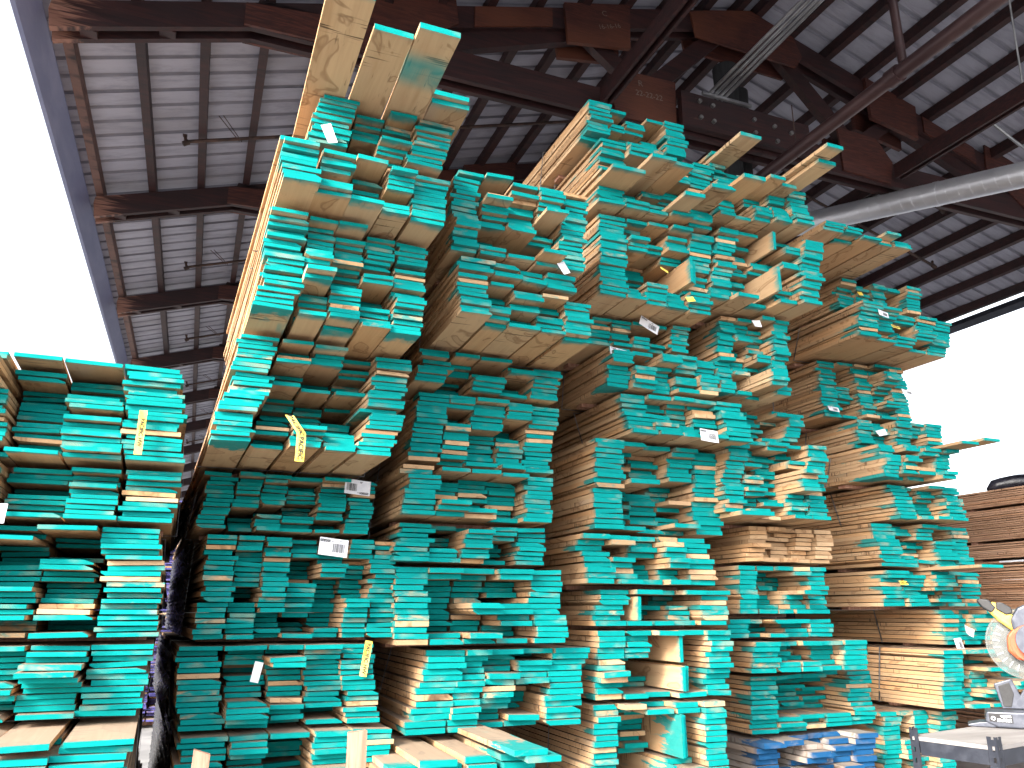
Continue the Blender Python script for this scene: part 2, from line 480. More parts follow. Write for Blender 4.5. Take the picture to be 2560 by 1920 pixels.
def truss(y, detail):
    t = empty("truss", (RIDGE, y, 6.9), shed)
    t.matrix_parent_inverse = shed.matrix_basis.inverted()
    ys = [(y - 0.115, y - 0.055), (y + 0.055, y + 0.115)]

    def two(name, pts, mat=TIMBER):
        for a, b in ys:
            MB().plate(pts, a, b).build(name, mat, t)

    dp = 0.28
    for s in (-1, 1):
        X = lambda d: RIDGE + s * d
        e = 7.6 if s < 0 else 6.95
        two("upper_chord", [(X(e), roof_z(X(e)) - 0.001), (X(e + .01), roof_z(X(e)) - dp * .35), (X(e - .02), roof_z(X(e)) - dp), (X(0.003), roof_z(X(0)) - dp), (X(0.003), roof_z(X(0)) - 0.001)])
        # webs sit between the two planks of each chord
        def web(a, b, w):
            (ax, az), (bx, bz) = a, b
            dx, dz = bx - ax, bz - az
            l = math.hypot(dx, dz)
            nx, nz = -dz / l * w / 2, dx / l * w / 2
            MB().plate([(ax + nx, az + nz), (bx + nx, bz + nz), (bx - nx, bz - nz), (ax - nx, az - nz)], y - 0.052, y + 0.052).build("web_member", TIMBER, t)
        web((X(0.45), 8.62), (X(1.72), 7.32), 0.21)
        web((X(1.35), 7.30), (X(2.42), 8.12), 0.19)
        web((X(2.35), 8.05), (X(4.75), 7.14), 0.20)
        web((X(4.55), 7.10), (X(5.0), 7.68), 0.14)
    two("lower_chord", [(RIDGE - 6.0, 6.96), (RIDGE - 0.004, 6.96), (RIDGE - 0.004, 7.30), (RIDGE - 5.9, 7.30)])
    two("lower_chord", [(RIDGE + 0.004, 6.96), (RIDGE + 6.0, 6.96), (RIDGE + 5.9, 7.30), (RIDGE + 0.004, 7.30)])
    # spacer blocks between the planks
    for x in (-1.35, -0.72, 0.9, 2.9, 9.0, 11.0):
        zt = roof_z(x)
        MB().plate([(x - .07, zt - dp + .004), (x + .07, zt - dp + .004), (x + .07, zt - .006), (x - .07, zt - .006)], y - .0545, y + .0545).build("spacer_block", TIMBER, t)

    def gusset(pts, th=0.02):
        MB().plate(pts, y - 0.117 - th, y - 0.117).build("gusset_plate", PLY, t)
        MB().plate(pts, y + 0.117, y + 0.117 + th).build("gusset_plate", PLY, t)
    gusset([(5.08, 8.38), (6.60, 8.36), (6.72, 8.55), (6.60, 8.83), (5.95, 9.03), (5.30, 8.83), (5.02, 8.72)], 0.03)
    for s in (-1, 1):
        X = lambda d: RIDGE + s * d
        gusset([(X(1.24), 7.00), (X(2.02), 6.965), (X(2.10), 7.30), (X(1.86), 7.60), (X(1.22), 7.62)], 0.028)
        gusset([(X(1.82), 7.90), (X(2.62), 7.76), (X(2.66), 8.28), (X(1.80), 8.52)], 0.05)
        gusset([(X(2.80), roof_z(X(2.8)) - .27), (X(3.72), roof_z(X(3.72)) - .275), (X(3.72), roof_z(X(3.72)) - .02), (X(2.80), roof_z(X(2.8)) - .02)], 0.022)
        gusset([(X(3.9), 7.62), (X(4.75), 6.97), (X(5.15), 7.0), (X(4.9), 7.78), (X(3.95), 8.03)], 0.024)
        gusset([(X(6.02), 6.955), (X(4.98), 6.975), (X(4.98), 7.31), (X(6.02), 7.20)], 0.03)
    # bolted splice on the lower chord
    spl = MB().plate([(4.74, 7.0), (6.62, 7.0), (6.60, 7.44), (4.74, 7.46)], y - 0.235, y - 0.15).build("splice_beam", TIMBER, t)
    if detail:
        for (x, z) in ((4.98, 7.36), (5.16, 7.34), (4.98, 7.14), (5.16, 7.13), (5.75, 7.30), (6.05, 7.28), (5.75, 7.12), (6.07, 7.08), (6.3, 7.25)):
            MB().tube([(x, y - 0.235, z), (x, y - 0.27, z)], 0.026, 8, smooth=False).build("bolt_head", BOLT, spl)
    return t


BAY = 3.67
YT = [6.9 + BAY * k for k in range(-1, 12)]
first = truss(YT[1], True)


def copy_tree(o, parent):
    c = o.copy()
    COL.objects.link(c)
    c.parent = parent
    c.matrix_parent_inverse = o.matrix_parent_inverse.copy()
    for ch in list(o.children):
        copy_tree(ch, c)
    return c


for yt in [YT[0]] + YT[2:]:
    c = copy_tree(first, shed)
    c.location = (RIDGE, yt, 6.9)

# chalked marks on two plates of the nearest truss
def text_mesh(name, body, size, mat, parent, loc, rot, ax='CENTER', thick=0.0):
    cu = bpy.data.curves.new(name, 'FONT')
    cu.body = body
    cu.size = size
    cu.align_x = ax
    cu.align_y = 'CENTER'
    cu.extrude = thick
    tmp = bpy.data.objects.new(name, cu)
    COL.objects.link(tmp)
    dg = bpy.context.evaluated_depsgraph_get()
    me = bpy.data.meshes.new_from_object(tmp.evaluated_get(dg))
    bpy.data.objects.remove(tmp)
    me.name = name
    me.materials.clear()
    me.materials.append(mat)
    o = bpy.data.objects.new(name, me)
    COL.objects.link(o)
    o.location = loc
    o.rotation_euler = rot
    if parent:
        o.parent = parent
        o.matrix_parent_inverse = parent.matrix_basis.inverted()
    return o

yc = YT[1] - 0.172
for body, x, z, sz, rz in (("C", 3.80, 8.28, 0.10, 0.1), ("16-16-16", 3.86, 8.12, 0.085, 0.35), ("R", 4.25, 7.47, 0.11, 0.05), ("22-22-22", 4.36, 7.34, 0.10, 0.02)):
    yy = yc if x < 4 else YT[1] - 0.148
    o = text_mesh("chalk_mark", body, sz, CHALK, shed, (x, yy, z), (math.radians(90), -rz, 0))

# struts from truss to truss at lower-chord level
for xs, zs in ((3.75, 7.12), (8.05, 7.12)):
    for k in range(len(YT) - 1):
        m = MB()
        ya, yb = YT[k] + 0.125, YT[k + 1] - 0.20
        for dx in (-0.062, 0.03):
            m.box(xs + dx, xs + dx + 0.032, ya, yb, zs - 0.10, zs + 0.10)
        m.box(xs - 0.0298, xs + 0.0298, ya, yb, zs - 0.03, zs + 0.03)
        m.build("strut", TIMBER, shed)

# posts
for x, y, r, top in ((5.76, 7.12, 0.165, 8.36), (6.16, 7.42, 0.155, 8.3), (0.72, 17.9, 0.15, 6.95), (0.72, 21.5, 0.15, 6.95), (11.0, 10.57, 0.15, 6.95), (11.9, 6.9, 0.15, 6.95), (5.9, 14.24, 0.16, 6.95), (5.9, 21.58, 0.16, 6.95), (11.4, 17.9, 0.15, 6.95), (5.9, 32.6, .16, 6.95), (0.72, 28.9, .15, 6.95), (11.4, 28.9, .15, 6.95)):
    MB().tube([(x, y, 0), (x + .01, y, top * .5), (x, y, top)], [r * 1.04, r, r * .97], 20).build("post", BLACK_POST, shed)

# ------------------------------------------------------------------ pipes, conduit and duct hung in the roof
def pipe_thing(name, path, r, mat, label, cat, seg=14, group=None):
    o = MB().tube(path, r, seg).build(name, mat)
    return tag(o, label, cat, group)

main = pipe_thing("fire_main_pipe", [(6.0, 1.0, 6.72), (6.0, 4.86, 6.72), (6.0, 20, 6.72)], 0.075, STEEL_BROWN,
                  "thick brown painted pipe running under the roof past the tall black posts", "pipe", 20)
MB().tube([(6.0, 4.80, 6.72), (6.0, 4.93, 6.72)], 0.092, 20, smooth=True).build("pipe_coupling", STEEL_BROWN, main)
MB().tube([(6.0, 9.6, 6.72), (6.0, 9.73, 6.72)], 0.092, 20, smooth=True).build("pipe_coupling", STEEL_BROWN, main)
MB().tube([(6.0, 4.75, 6.78), (5.88, 4.66, 7.9), (5.8, 4.55, 8.95)], 0.042, 10).build("hanger_brace", STEEL_BROWN, main)
MB().tube([(6.02, 6.3, 6.64), (5.97, 6.25, 7.3)], 0.006, 6).build("hanger_rod", RUST, main)
for k, dx in enumerate((-0.13, -0.055, 0.02, 0.085)):
    c = pipe_thing("electrical_conduit", [(5.33 + dx, 0.8, 7.62 + .012 * k), (5.33 + dx, 4.9, 7.60 + .012 * k), (5.27 + dx, 6.72, 7.52)], 0.021 if k != 1 else 0.026, CONDUIT,
                   "grey metal conduit, one of four side by side ending at the bolted splice beam", "conduit", 10, "parallel conduits under the roof")
    MB().tube([(5.33 + dx, 4.88, 7.60 + .012 * k), (5.33 + dx, 4.98, 7.60 + .012 * k)], 0.031, 10).build("coupling", GALV, c)
o = MB().box(5.02, 5.72, 6.63, 6.665, 7.462, 7.497).build("conduit_rail", CONDUIT)
tag(o, "short grey channel rail under the ends of the four conduits", "rail")
for k in range(6):
    yy = [9.15, 13.0, 16.8, 20.5, 24.2, 27.9][k]
    xe = -0.56
    zl = lambda x: roof_z(x) - 0.06
    o = pipe_thing("sprinkler_line", [(xe, yy, zl(xe)), (2.0, yy, zl(2.0)), (RIDGE - .3, yy, zl(RIDGE - .3))], 0.022, RUST,
                   ["thin dark sprinkler pipe under the roof sheet beside the protruding planks, nearest of its row", "thin dark sprinkler pipe crossing the second roof bay", "thin dark sprinkler pipe crossing the third roof bay", "thin dark sprinkler pipe in the fourth roof bay, above the gap", "small dark sprinkler pipe in the fifth roof bay, far down the gap", "tiny dark sprinkler pipe in the farthest roof bay seen through the gap"][k], "sprinkler pipe", 8, "sprinkler pipes under the left roof slope")
    MB().tube([(xe, yy, zl(xe) - .005), (xe - .06, yy, zl(xe) - .045)], 0.034, 8).tube([(xe - .03, yy, zl(xe) - .02), (xe - .05, yy, zl(xe) + .07)], [.016, .02], 8).box(xe - .075, xe - .025, yy - .025, yy + .025, zl(xe) + .066, zl(xe) + .078).build("sprinkler_head", RUST, o)
    MB().tube([(0.0, yy + .02, zl(0) - .02), (-0.25, yy - .4, roof_z(-.25) + .02)], 0.006, 6).tube([(0.03, yy + .02, zl(0) - .02), (-0.2, yy - .4, roof_z(-.2) + .02)], 0.006, 6).build("hanger_rod", RUST, o)
for k, (yy, xa, xb, lab) in enumerate(((9.0, 8.0, 11.3, "dark sprinkler branch pipe with a small head under the right roof slope"), (7.9, 8.9, 10.3, "dark sprinkler branch pipe behind the silver duct, above the wide top boards"))):
    zl = lambda x: roof_z(x) - 0.10
    o = pipe_thing("sprinkler_line", [(xa, yy, zl(xa)), (xb, yy, zl(xb))], 0.022, RUST, lab, "sprinkler pipe", 8)
    MB().tube([(xb, yy, zl(xb)), (xb + .06, yy, zl(xb) - .04)], 0.036, 8).tube([(xb, yy, zl(xb)), (xb + .01, yy, zl(xb) + .08)], 0.02, 8).build("sprinkler_head", RUST, o)
    MB().tube([(xb - .9, yy, zl(xb - .9)), (xb - .95, yy, roof_z(xb - .9) + .04)], 0.006, 6).tube([(xb - .86, yy, zl(xb - .9)), (xb - .80, yy, roof_z(xb - .9) + .04)], 0.006, 6).build("hanger_rod", RUST, o)
o = pipe_thing("hanging_rod", [(8.05, 4.9, 8.35), (8.6, 5.3, 7.2), (8.78, 5.4, 6.75)], 0.011, CONDUIT, "thin steel rod hanging from the right roof slope down to the duct", "rod", 8)
o = pipe_thing("hanging_rod", [(8.2, 5.6, 7.35), (8.95, 5.5, 6.82)], 0.018, CONDUIT, "short sloping grey rod beside the duct's hanger", "rod", 8)

# spiral duct: a tube with standing lock seams
A, B = Vector((7.55, 8.6, 7.08)), Vector((9.05, 4.1, 6.28))
d = (B - A).normalized()
u = d.cross(Vector((0, 0, 1))).normalized()
w = d.cross(u)
L, R, P, SEG = (B - A).length, 0.152, 0.14, 40
duct = tag(MB().tube([A + d * (L * i / 12) for i in range(13)], R, SEG).build("spiral_duct", GALV), "silver spiral-wound ventilation duct slung under the right side of the roof", "duct")
turns = int(L / P)
hel = [A + d * (P * i / 32) + (u * math.cos(2 * math.pi * i / 32) + w * math.sin(2 * math.pi * i / 32)) * (R - .0028) for i in range(turns * 32)]
MB().tube(hel, 0.0055, 6).build("lock_seam", GALV, duct)
MB().tube([A + d * 2.35, A + d * 2.41], 0.1575, 40).build("duct_joint", GALV, duct)


# ------------------------------------------------------------------ lumber bundles
CP, SP, CY, SY = math.cos(PITCH), math.sin(PITCH), math.cos(YAW), math.sin(YAW)
def in_view(x, y, z):
    f = Vector((SY * CP, CY * CP, SP))
    r = Vector((CY, -SY, 0))
    u = r.cross(f)
    p = Vector((x, y, z - EYE))
    dd = p.dot(f)
    if dd < .1:
        return False
    return abs(p.dot(r) / dd * 1980) < 1320 and abs(p.dot(u) / dd * 1980) < 985


class Boards:
    """geometry of one or several boards with the board-local position (lp) and paint data (bc) per vertex"""
    def __init__(s):
        s.v, s.f, s.lp, s.bc = [], [], [], []

    def add(s, rng, x, y, z, w, h, L, bc, yaw=0.0, roll=0.0, pitch=0.0, cut=0.0, wane=0, bow=0.0):
        """x, z: left bottom corner of the front end, y: its distance; the board runs off along +y"""
        if wane == 1:
            sec = [(0, 0), (w, 0), (w, h * .35), (w - min(.05, w * .25) * rng.uniform(.4, 1), h), (0, h)]
        elif wane == 2:
            sec = [(min(.05, w * .25) * rng.uniform(.3, .9), 0), (w, 0), (w, h), (0, h), (0, h * .6)]
        else:
            j = h * .03
            sec = [(rng.uniform(0, j), rng.uniform(0, j)), (w - rng.uniform(0, j), rng.uniform(0, j)), (w, h - rng.uniform(0, j)), (rng.uniform(0, j), h)]
        n = len(sec)
        b = len(s.v)
        ys = (0.0, L * .5, L)
        ca, sa = math.cos(roll), math.sin(roll)
        for k, yy in enumerate(ys):
            for (a, c) in sec:
                a2, c2 = a - w / 2, c
                xx, zz = a2 * ca - c2 * sa + w / 2, a2 * sa + c2 * ca
                yl = yy + (cut * (a - w / 2) if k == 0 else 0)
                s.v.append((x + xx + yaw * yl, y + yl, z + zz + pitch * yl + (bow if k == 1 else 0)))
                s.lp.append((a, yy, c))
                s.bc.append(bc)
        s.f.append(tuple(b + i for i in range(n)))
        for k in range(2):
            o = b + k * n
            s.f += [(o + i, o + n + i, o + n + (i + 1) % n, o + (i + 1) % n) for i in range(n)]
        s.f.append(tuple(b + 2 * n + i for i in range(n - 1, -1, -1)))
        return s

    def build(s, name, mat, parent=None):
        me = bpy.data.meshes.new(name)
        me.from_pydata(s.v, [], s.f)
        a = me.attributes.new("lp", 'FLOAT_VECTOR', 'POINT')
        a.data.foreach_set("vector", [c for p in s.lp for c in p])
        a = me.attributes.new("bc", 'FLOAT_COLOR', 'POINT')
        a.data.foreach_set("color", [c for p in s.bc for c in p])
        me.materials.append(mat)
        me.update()
        o = bpy.data.objects.new(name, me)
        COL.objects.link(o)
        if parent:
            o.parent = parent
            o.matrix_parent_inverse = parent.matrix_basis.inverted()
        return o


def paint_draw(rng, opts):
    q = rng.random()
    p = rng.uniform(.86, 1) if q < opts.get('full', .78) else (rng.uniform(.50, .78) if q < .93 else rng.uniform(.22, .5))
    if q > .975:
        p = 0.08
    return p * opts.get('paint', 1.0)


FRONT = {}      # how far back the front of the bundle last laid on each stack stands


def make_bundle(key, x0, y0, x1, y1, z0, H, lean, label, **opts):
    rng = random.Random("lumber" + key)
    mat = opts.get('mat', TEAL)
    W = x1 - x0
    root = empty("lumber_bundle", ((x0 + x1) / 2, y0 + 1.5, z0))
    tag(root, label, "lumber bundle", opts.get('group', "banded bundles of hardwood boards in the stacks"))
    pitch = opts.get('t', 0.0272)
    n = max(2, round(H / pitch))
    pitch = H / n
    inner = opts.get('inner', 3 if W > .8 else 2)
    ll = opts.get('L', 3.35)
    yaw = opts.get('yaw', 0.0) + rng.uniform(-.010, .010)
    wl = W / (inner + 2) * rng.uniform(.92, 1.15)
    wr = W / (inner + 2) * rng.uniform(.92, 1.15)
    cw = [rng.uniform(.85, 1.15) for _ in range(inner)]
    tot = sum(cw)
    cw = [c * (W - wl - wr) / tot for c in cw]
    bleedL = opts.get('bleed', 0.05)
    recs = []
    dl = dr = rl = rr = 0.0
    il = ir = 0.0
    state = [(0, 0.0)] * inner
    def height():
        return pitch - rng.uniform(.0028, .0070)
    for i in range(n):
        f = (i + .5) / n
        lx = lean * f
        z = z0 + i * pitch
        if rng.random() < .22:
            dl, rl = rng.gauss(0, .010), abs(rng.gauss(0, .03))
        if rng.random() < .22:
            dr, rr = rng.gauss(0, .010), abs(rng.gauss(0, .03))
        if rng.random() < .04:
            il = rng.uniform(-.10, -.03)
        elif rng.random() < .4:
            il = 0
        last = i in (0, n - 1)
        for side in (0, 1):
            w = (wl, wr)[side] * rng.uniform(.90, 1.0)
            drift = (dl, dr)[side] + rng.gauss(0, .008)
            x = x0 + lx + drift if side == 0 else x1 + lx - w + drift
            uu = (x - x0 - lx + w / 2) / W
            rec = (rl, rr)[side] + rng.gauss(0, .011) + (il if side == 0 else 0)
            bl = rng.uniform(.0, bleedL) if rng.random() < .72 else rng.uniform(bleedL, bleedL * 5 + .04)
            recs.append((rec, x, y0 + uu * (y1 - y0) + rec, z, w, height(), ll + rng.uniform(-.3, .3), (paint_draw(rng, opts), rng.random(), bl, rng.random()), i, side))
        xx = x0 + lx + wl
        for c in range(inner):
            left, rc = state[c]
            if left <= 0:
                q = rng.random()
                rc = rng.uniform(-.02, .05) if q < .33 else rng.uniform(.05, .2) if q < .64 else rng.uniform(.18, .48) if q < .955 else rng.uniform(-.16, -.05)
                left = rng.randint(1, 5)
            state[c] = (left - 1, rc)
            u = (xx + cw[c] / 2 - x0 - lx) / W
            rec = rc + rng.gauss(0, .022)
            if last:
                rec = rng.gauss(.0, .03) if rng.random() < .75 else rng.uniform(.04, .2)
            skip = False
            if opts.get('loose'):
                rec = rng.uniform(-.10, .22)
                skip = rng.random() < .22 and not last
            for (u0, u1, f0, f1, r0) in opts.get('holes', ()):
                if u0 < u < u1 and f0 < f < f1:
                    rec = r0 + rng.uniform(-.06, .08)
                    if f1 - f < pitch / H * 1.2:
                        skip = False
            if not last and rec > .1 and rng.random() < .06:
                skip = True
            w = cw[c] * rng.uniform(.86, .99)
            x = xx + rng.uniform(0, cw[c] - w)
            xx += cw[c]
            if skip:
                continue
            recs.append((rec, x, y0 + u * (y1 - y0) + rec, z, w, height(), ll + rng.uniform(-.5, .1), (paint_draw(rng, opts), rng.random(), rng.uniform(0, .07), rng.random()), i, 2))
    for (u, f, w, prot) in opts.get('jut', ()):
        i = int(f * n)
        z = z0 + i * pitch
        x = x0 + lean * f + u * W
        recs = [r for r in recs if not (r[8] == i and r[1] < x + w - .01 and r[1] + r[4] > x + .01)]
        recs.append((-prot, x, y0 + (u + w / W / 2) * (y1 - y0) - prot, z, w, pitch - .002, ll, (.95, rng.random(), .03, rng.random()), i, 3))
    for (u, f0, f1, prot, k) in opts.get('edge', ()):
        # boards set on edge in a pocket of the bundle
        x = x0 + lean * f0 + u * W
        h = (f1 - f0) * H - .006
        recs = [r for r in recs if not (f0 - .001 < (r[8] + .5) / n < f1 and r[1] < x + .031 * k + .004 and r[1] + r[4] > x - .004 and r[9] == 2)]
        for j in range(k):
            recs.append((-prot + .03 * j, x + .0305 * j, y0 + u * (y1 - y0) - prot + .02 * j, z0 + f0 * H + .003, .028, h * rng.uniform(.93, 1), ll, (.97, rng.random(), opts.get('edge_bleed', .04), rng.random()), int(f0 * n), 4))
    vis = lambda r: in_view(r[1] + r[4] / 2, r[2], r[3] + .015)
    recs.sort(key=lambda r: (not vis(r), r[0]))
    keep = opts.get('parts', 99)
    rest = Boards()
    for q, r in enumerate(recs):
        (rec, x, y, z, w, h, L, bc, i, kind) = r
        kw = dict(yaw=yaw + rng.gauss(0, .0022), roll=rng.gauss(0, .006) if rng.random() < .7 else rng.gauss(0, .022), pitch=0, cut=rng.gauss(0, .02), bow=rng.uniform(-.0015, .0015))
        if kind == 4:
            kw.update(roll=rng.uniform(-.05, .03), cut=0)
        wn_ = rng.random()
        wane = 1 if wn_ < .07 else 2 if wn_ < .11 else 0
        if q < keep and vis(r) or q < 3:
            Boards().add(rng, x, y, z, w, h, L, bc, wane=wane, **kw).build("board", mat, root)
        else:
            rest.add(rng, x, y, z, w, h, L, bc, wane=wane, **kw)
    if rest.v:
        tag(rest.build("recessed_boards", mat, root), kind="stuff")
    # cross sticks underneath and two steel bands round the bundle
    gap = opts.get('gap', .029)
    below = FRONT.get(key[0], y0)
    FRONT[key[0]] = max(y0, y1)
    first_dy = max(.5, below - y0 + .25)
    for dy in (first_dy, (first_dy + 2.9) / 2, 2.8):
        if dy < ll - .2:
            MB().box(x0 + .05 + yaw * dy, x1 - .05 + yaw * dy, y0 + dy, y0 + dy + .09, z0 - gap, z0 - .0008).build("cross_stick", RAW, root)
    if opts.get('straps', True):
        for dy in (.75, 2.45):
            yb = (y0 + y1) / 2 + dy
            e, t, wd = .022, .0012, .016
            a0, a1 = x0 - e + yaw * dy, x1 + e + yaw * dy
            z1 = z0 + H + .004
            m = MB()
            m.prism([(a0, yb, z0 - .004), (a0 + t, yb, z0 - .004), (a0 + t + lean, yb, z1), (a0 + lean, yb, z1)], (0, wd, 0))
            m.prism([(a1 - t, yb, z0 - .004), (a1, yb, z0 - .004), (a1 + lean, yb, z1), (a1 - t + lean, yb, z1)], (0, wd, 0))
            m.box(a0 + lean, a1 + lean, yb, yb + wd, z1, z1 + t)
            m.box(a0, a1, yb, yb + wd, z0 - .004 - t, z0 - .004)
            m.build("strap", STRAP, root)
    return root

BUN = {}
BUN["0a"] = make_bundle("0a", -1.378, 3.678, -0.128, 3.728, 0.1, 1.019, -0.037, "teal-ended lumber bundle, lowest in the left stack cut off by the picture's edge", t=0.0258, yaw=-0.025, gap=.1)
BUN["0b"] = make_bundle("0b", -1.409, 4.2, -0.159, 4.25, 1.149, 0.31, 0.026, "teal-ended lumber bundle, second up in the left stack cut off by the picture's edge", t=0.0258, yaw=-0.025)
BUN["0c"] = make_bundle("0c", -1.38, 4.2, -0.13, 4.25, 1.489, 0.504, -0.038, "teal-ended lumber bundle, third up in the left stack cut off by the picture's edge", t=0.0258, yaw=-0.025)
BUN["0d"] = make_bundle("0d", -1.359, 4.2, -0.109, 4.25, 2.021, 0.252, -0.002, "teal-ended lumber bundle, fourth up in the left stack cut off by the picture's edge", t=0.0258, yaw=-0.025)
BUN["0e"] = make_bundle("0e", -1.349, 4.115, -0.099, 4.165, 2.303, 0.478, -0.046, "teal-ended bundle with a yellow lettered tape, topmost of the left stack", t=0.0258, yaw=-0.025)
BUN["1a"] = make_bundle("1a", 0.049, 4.674, 1.155, 4.706, 0.1, 0.879, -0.019, "teal-ended lumber bundle, lowest in the stack topped by long jutting planks", t=0.0285, yaw=-0.055, gap=.1)
BUN["1b"] = make_bundle("1b", 0.015, 4.8, 1.074, 4.824, 1.0, 0.427, -0.038, "teal-ended lumber bundle, second up in the stack topped by long jutting planks", inner=3, t=0.0285, yaw=-0.055)
BUN["1c"] = make_bundle("1c", 0.039, 4.8, 1.15, 4.84, 1.457, 0.565, 0.025, "teal-ended bundle with a curled white barcode tag above a yellow tape", inner=5, bleed=.03, t=0.0285, yaw=-0.055)
BUN["1d"] = make_bundle("1d", -0.006, 4.8, 0.956, 4.84, 2.052, 0.328, 0.045, "teal-ended bundle with a square white barcode tag at its upper right corner", inner=4, t=0.0255, yaw=-0.05)
BUN["1e"] = make_bundle("1e", 0.012, 4.034, 0.938, 4.19, 2.41, 0.565, 0.107, "teal-ended bundle with a yellow lettered tape over its wide bottom boards", holes=[(.2,.75,.22,.62,.45)], t=0.025, yaw=-0.035)
BUN["1f"] = make_bundle("1f", 0.158, 3.69, 1.003, 3.89, 3.005, 0.532, 0.019, "teal-ended lumber bundle, sixth up in the stack topped by long jutting planks", t=0.025, yaw=-0.03)
BUN["1g"] = make_bundle("1g", 0.186, 3.494, 1.057, 3.676, 3.566, 0.269, 0.026, "teal-ended lumber bundle, seventh up in the stack topped by long jutting planks", holes=[(.2,.8,.3,.55,.2)], t=0.0275, yaw=-0.03)
BUN["1h"] = make_bundle("1h", 0.305, 3.591, 1.02, 3.613, 3.865, 0.287, 0.064, "teal-ended bundle under the jutting planks, topmost of its leaning stack", t=0.0245, yaw=-0.025)
BUN["2a"] = make_bundle("2a", 1.033, 4.319, 1.766, 4.208, 0.1, 0.778, 0.012, "teal-ended lumber bundle, lowest in the lower stack right of the plank-topped stack", jut=[(.16,.97,.20,.06)], t=0.035, gap=.1)
BUN["2b"] = make_bundle("2b", 1.23, 4.8, 2.378, 4.932, 0.917, 0.463, 0.12, "teal-ended lumber bundle, second up in the lower stack right of the plank-topped stack", t=0.035)
BUN["2c"] = make_bundle("2c", 1.153, 4.8, 2.283, 4.84, 1.411, 0.456, -0.015, "teal-ended lumber bundle, third up in the lower stack right of the plank-topped stack", holes=[(.2,.8,.55,.85,.3),(.2,.5,.12,.4,.3)], t=0.035)
BUN["2d"] = make_bundle("2d", 1.116, 4.8, 2.127, 4.84, 1.896, 0.237, 0.027, "teal-ended lumber bundle, fourth up in the lower stack right of the plank-topped stack", t=0.0295)
BUN["2e"] = make_bundle("2e", 1.125, 4.618, 2.169, 4.818, 2.163, 0.309, 0.025, "teal-ended lumber bundle, fifth up in the lower stack right of the plank-topped stack", holes=[(.2,.8,.3,.95,.22)], t=0.0295)
BUN["2f"] = make_bundle("2f", 1.165, 4.703, 2.192, 4.831, 2.502, 0.454, 0.058, "teal-ended lumber bundle, sixth up in the lower stack right of the plank-topped stack", t=0.0295)
BUN["2g"] = make_bundle("2g", 1.171, 4.605, 2.193, 4.79, 2.986, 0.226, 0.062, "teal-ended lumber bundle, seventh up in the lower stack right of the plank-topped stack", holes=[(.2,.45,0,.2,.3)], t=0.0295)
BUN["2h"] = make_bundle("2h", 1.269, 4.017, 2.195, 4.217, 3.242, 0.246, 0.005, "teal-ended lumber bundle, eighth up in the lower stack right of the plank-topped stack", t=0.0285)
BUN["2i"] = make_bundle("2i", 1.267, 4.034, 2.046, 4.132, 3.518, 0.099, -0.007, "teal-ended lumber bundle, ninth up in the lower stack right of the plank-topped stack", t=0.0285)
BUN["2j"] = make_bundle("2j", 1.219, 4.058, 2.096, 4.097, 3.647, 0.551, 0.046, "teal-ended lumber bundle, topmost in the lower stack right of the plank-topped stack", holes=[(.2,.8,.1,.35,.3)], t=0.0285)
BUN["3a"] = make_bundle("3a", 2.503, 4.981, 3.458, 4.854, 0.1, 0.915, 0.047, "teal-ended bundle with boards on edge, lowest of the middle stack", edge=[(.62,.62,.93,.02,2),(.57,.30,.60,.0,1)], holes=[(.25,.62,.1,.93,.4)], edge_bleed=.3, t=0.037, full=.64, gap=.1)
BUN["3b"] = make_bundle("3b", 2.548, 5.0, 3.6, 4.951, 1.041, 0.439, 0.06, "teal-ended bundle with two boards standing on edge, second up in the middle stack", edge=[(.60,.08,.47,.05,2),(.58,.50,.94,.03,1)], holes=[(.25,.60,.05,.5,.45)], t=0.037, full=.64)
BUN["3c"] = make_bundle("3c", 2.576, 5.0, 3.649, 5.04, 1.509, 0.246, 0.088, "teal-ended lumber bundle, third up in the middle stack with the highest top", edge=[(.30,.12,.85,.0,1)], bleed=.05, t=0.037, full=.64)
BUN["3d"] = make_bundle("3d", 2.545, 5.0, 3.61, 5.04, 1.789, 0.338, -0.082, "teal-ended lumber bundle, fourth up in the middle stack with the highest top", t=0.037, full=.64)
BUN["3e"] = make_bundle("3e", 2.591, 5.0, 3.782, 5.2, 2.167, 0.655, 0.041, "teal-ended lumber bundle, fifth up in the middle stack with the highest top", holes=[(.2,.68,.05,.95,.28)], bleed=.05, jut=[(.36,.50,.2,.06),(.22,.53,.24,.1)], t=0.037, full=.64)
BUN["3f"] = make_bundle("3f", 2.862, 4.887, 3.907, 4.867, 2.853, 0.298, -0.09, "protruding teal-ended bundle with a straight white barcode tag at its bottom edge", holes=[(.3,.6,.3,.9,.12)], bleed=.1, t=0.0325, full=.64)
BUN["3g"] = make_bundle("3g", 2.67, 4.918, 3.604, 4.838, 3.181, 0.303, 0.027, "teal-ended lumber bundle, seventh up in the middle stack with the highest top", bleed=.05, t=0.0325, full=.64)
BUN["3h"] = make_bundle("3h", 2.576, 4.956, 3.39, 4.889, 3.514, 0.216, 0.011, "recessed teal-ended bundle with a tilted white barcode tag in the middle stack", t=0.0325, full=.64)
BUN["3i"] = make_bundle("3i", 2.468, 4.588, 3.441, 4.63, 3.759, 0.651, 0.046, "teal-ended bundle with a deep pocket and a yellow scrap in the middle stack", edge=[(.755,.28,.60,.06,2)], holes=[(.2,.76,.24,.60,.42)], jut=[], t=0.0325, full=.64)
BUN["3j"] = make_bundle("3j", 2.449, 4.505, 3.464, 4.561, 4.44, 0.541, 0.033, "teal-ended lumber bundle, tenth up in the middle stack with the highest top", jut=[(.0,.30,.26,.20),(.26,.50,.2,.30),(.46,.50,.16,.28),(.55,.06,.17,.28),(.76,.26,.2,.32)], holes=[(.3,.7,.2,.45,.15)], t=0.0325, full=.64)
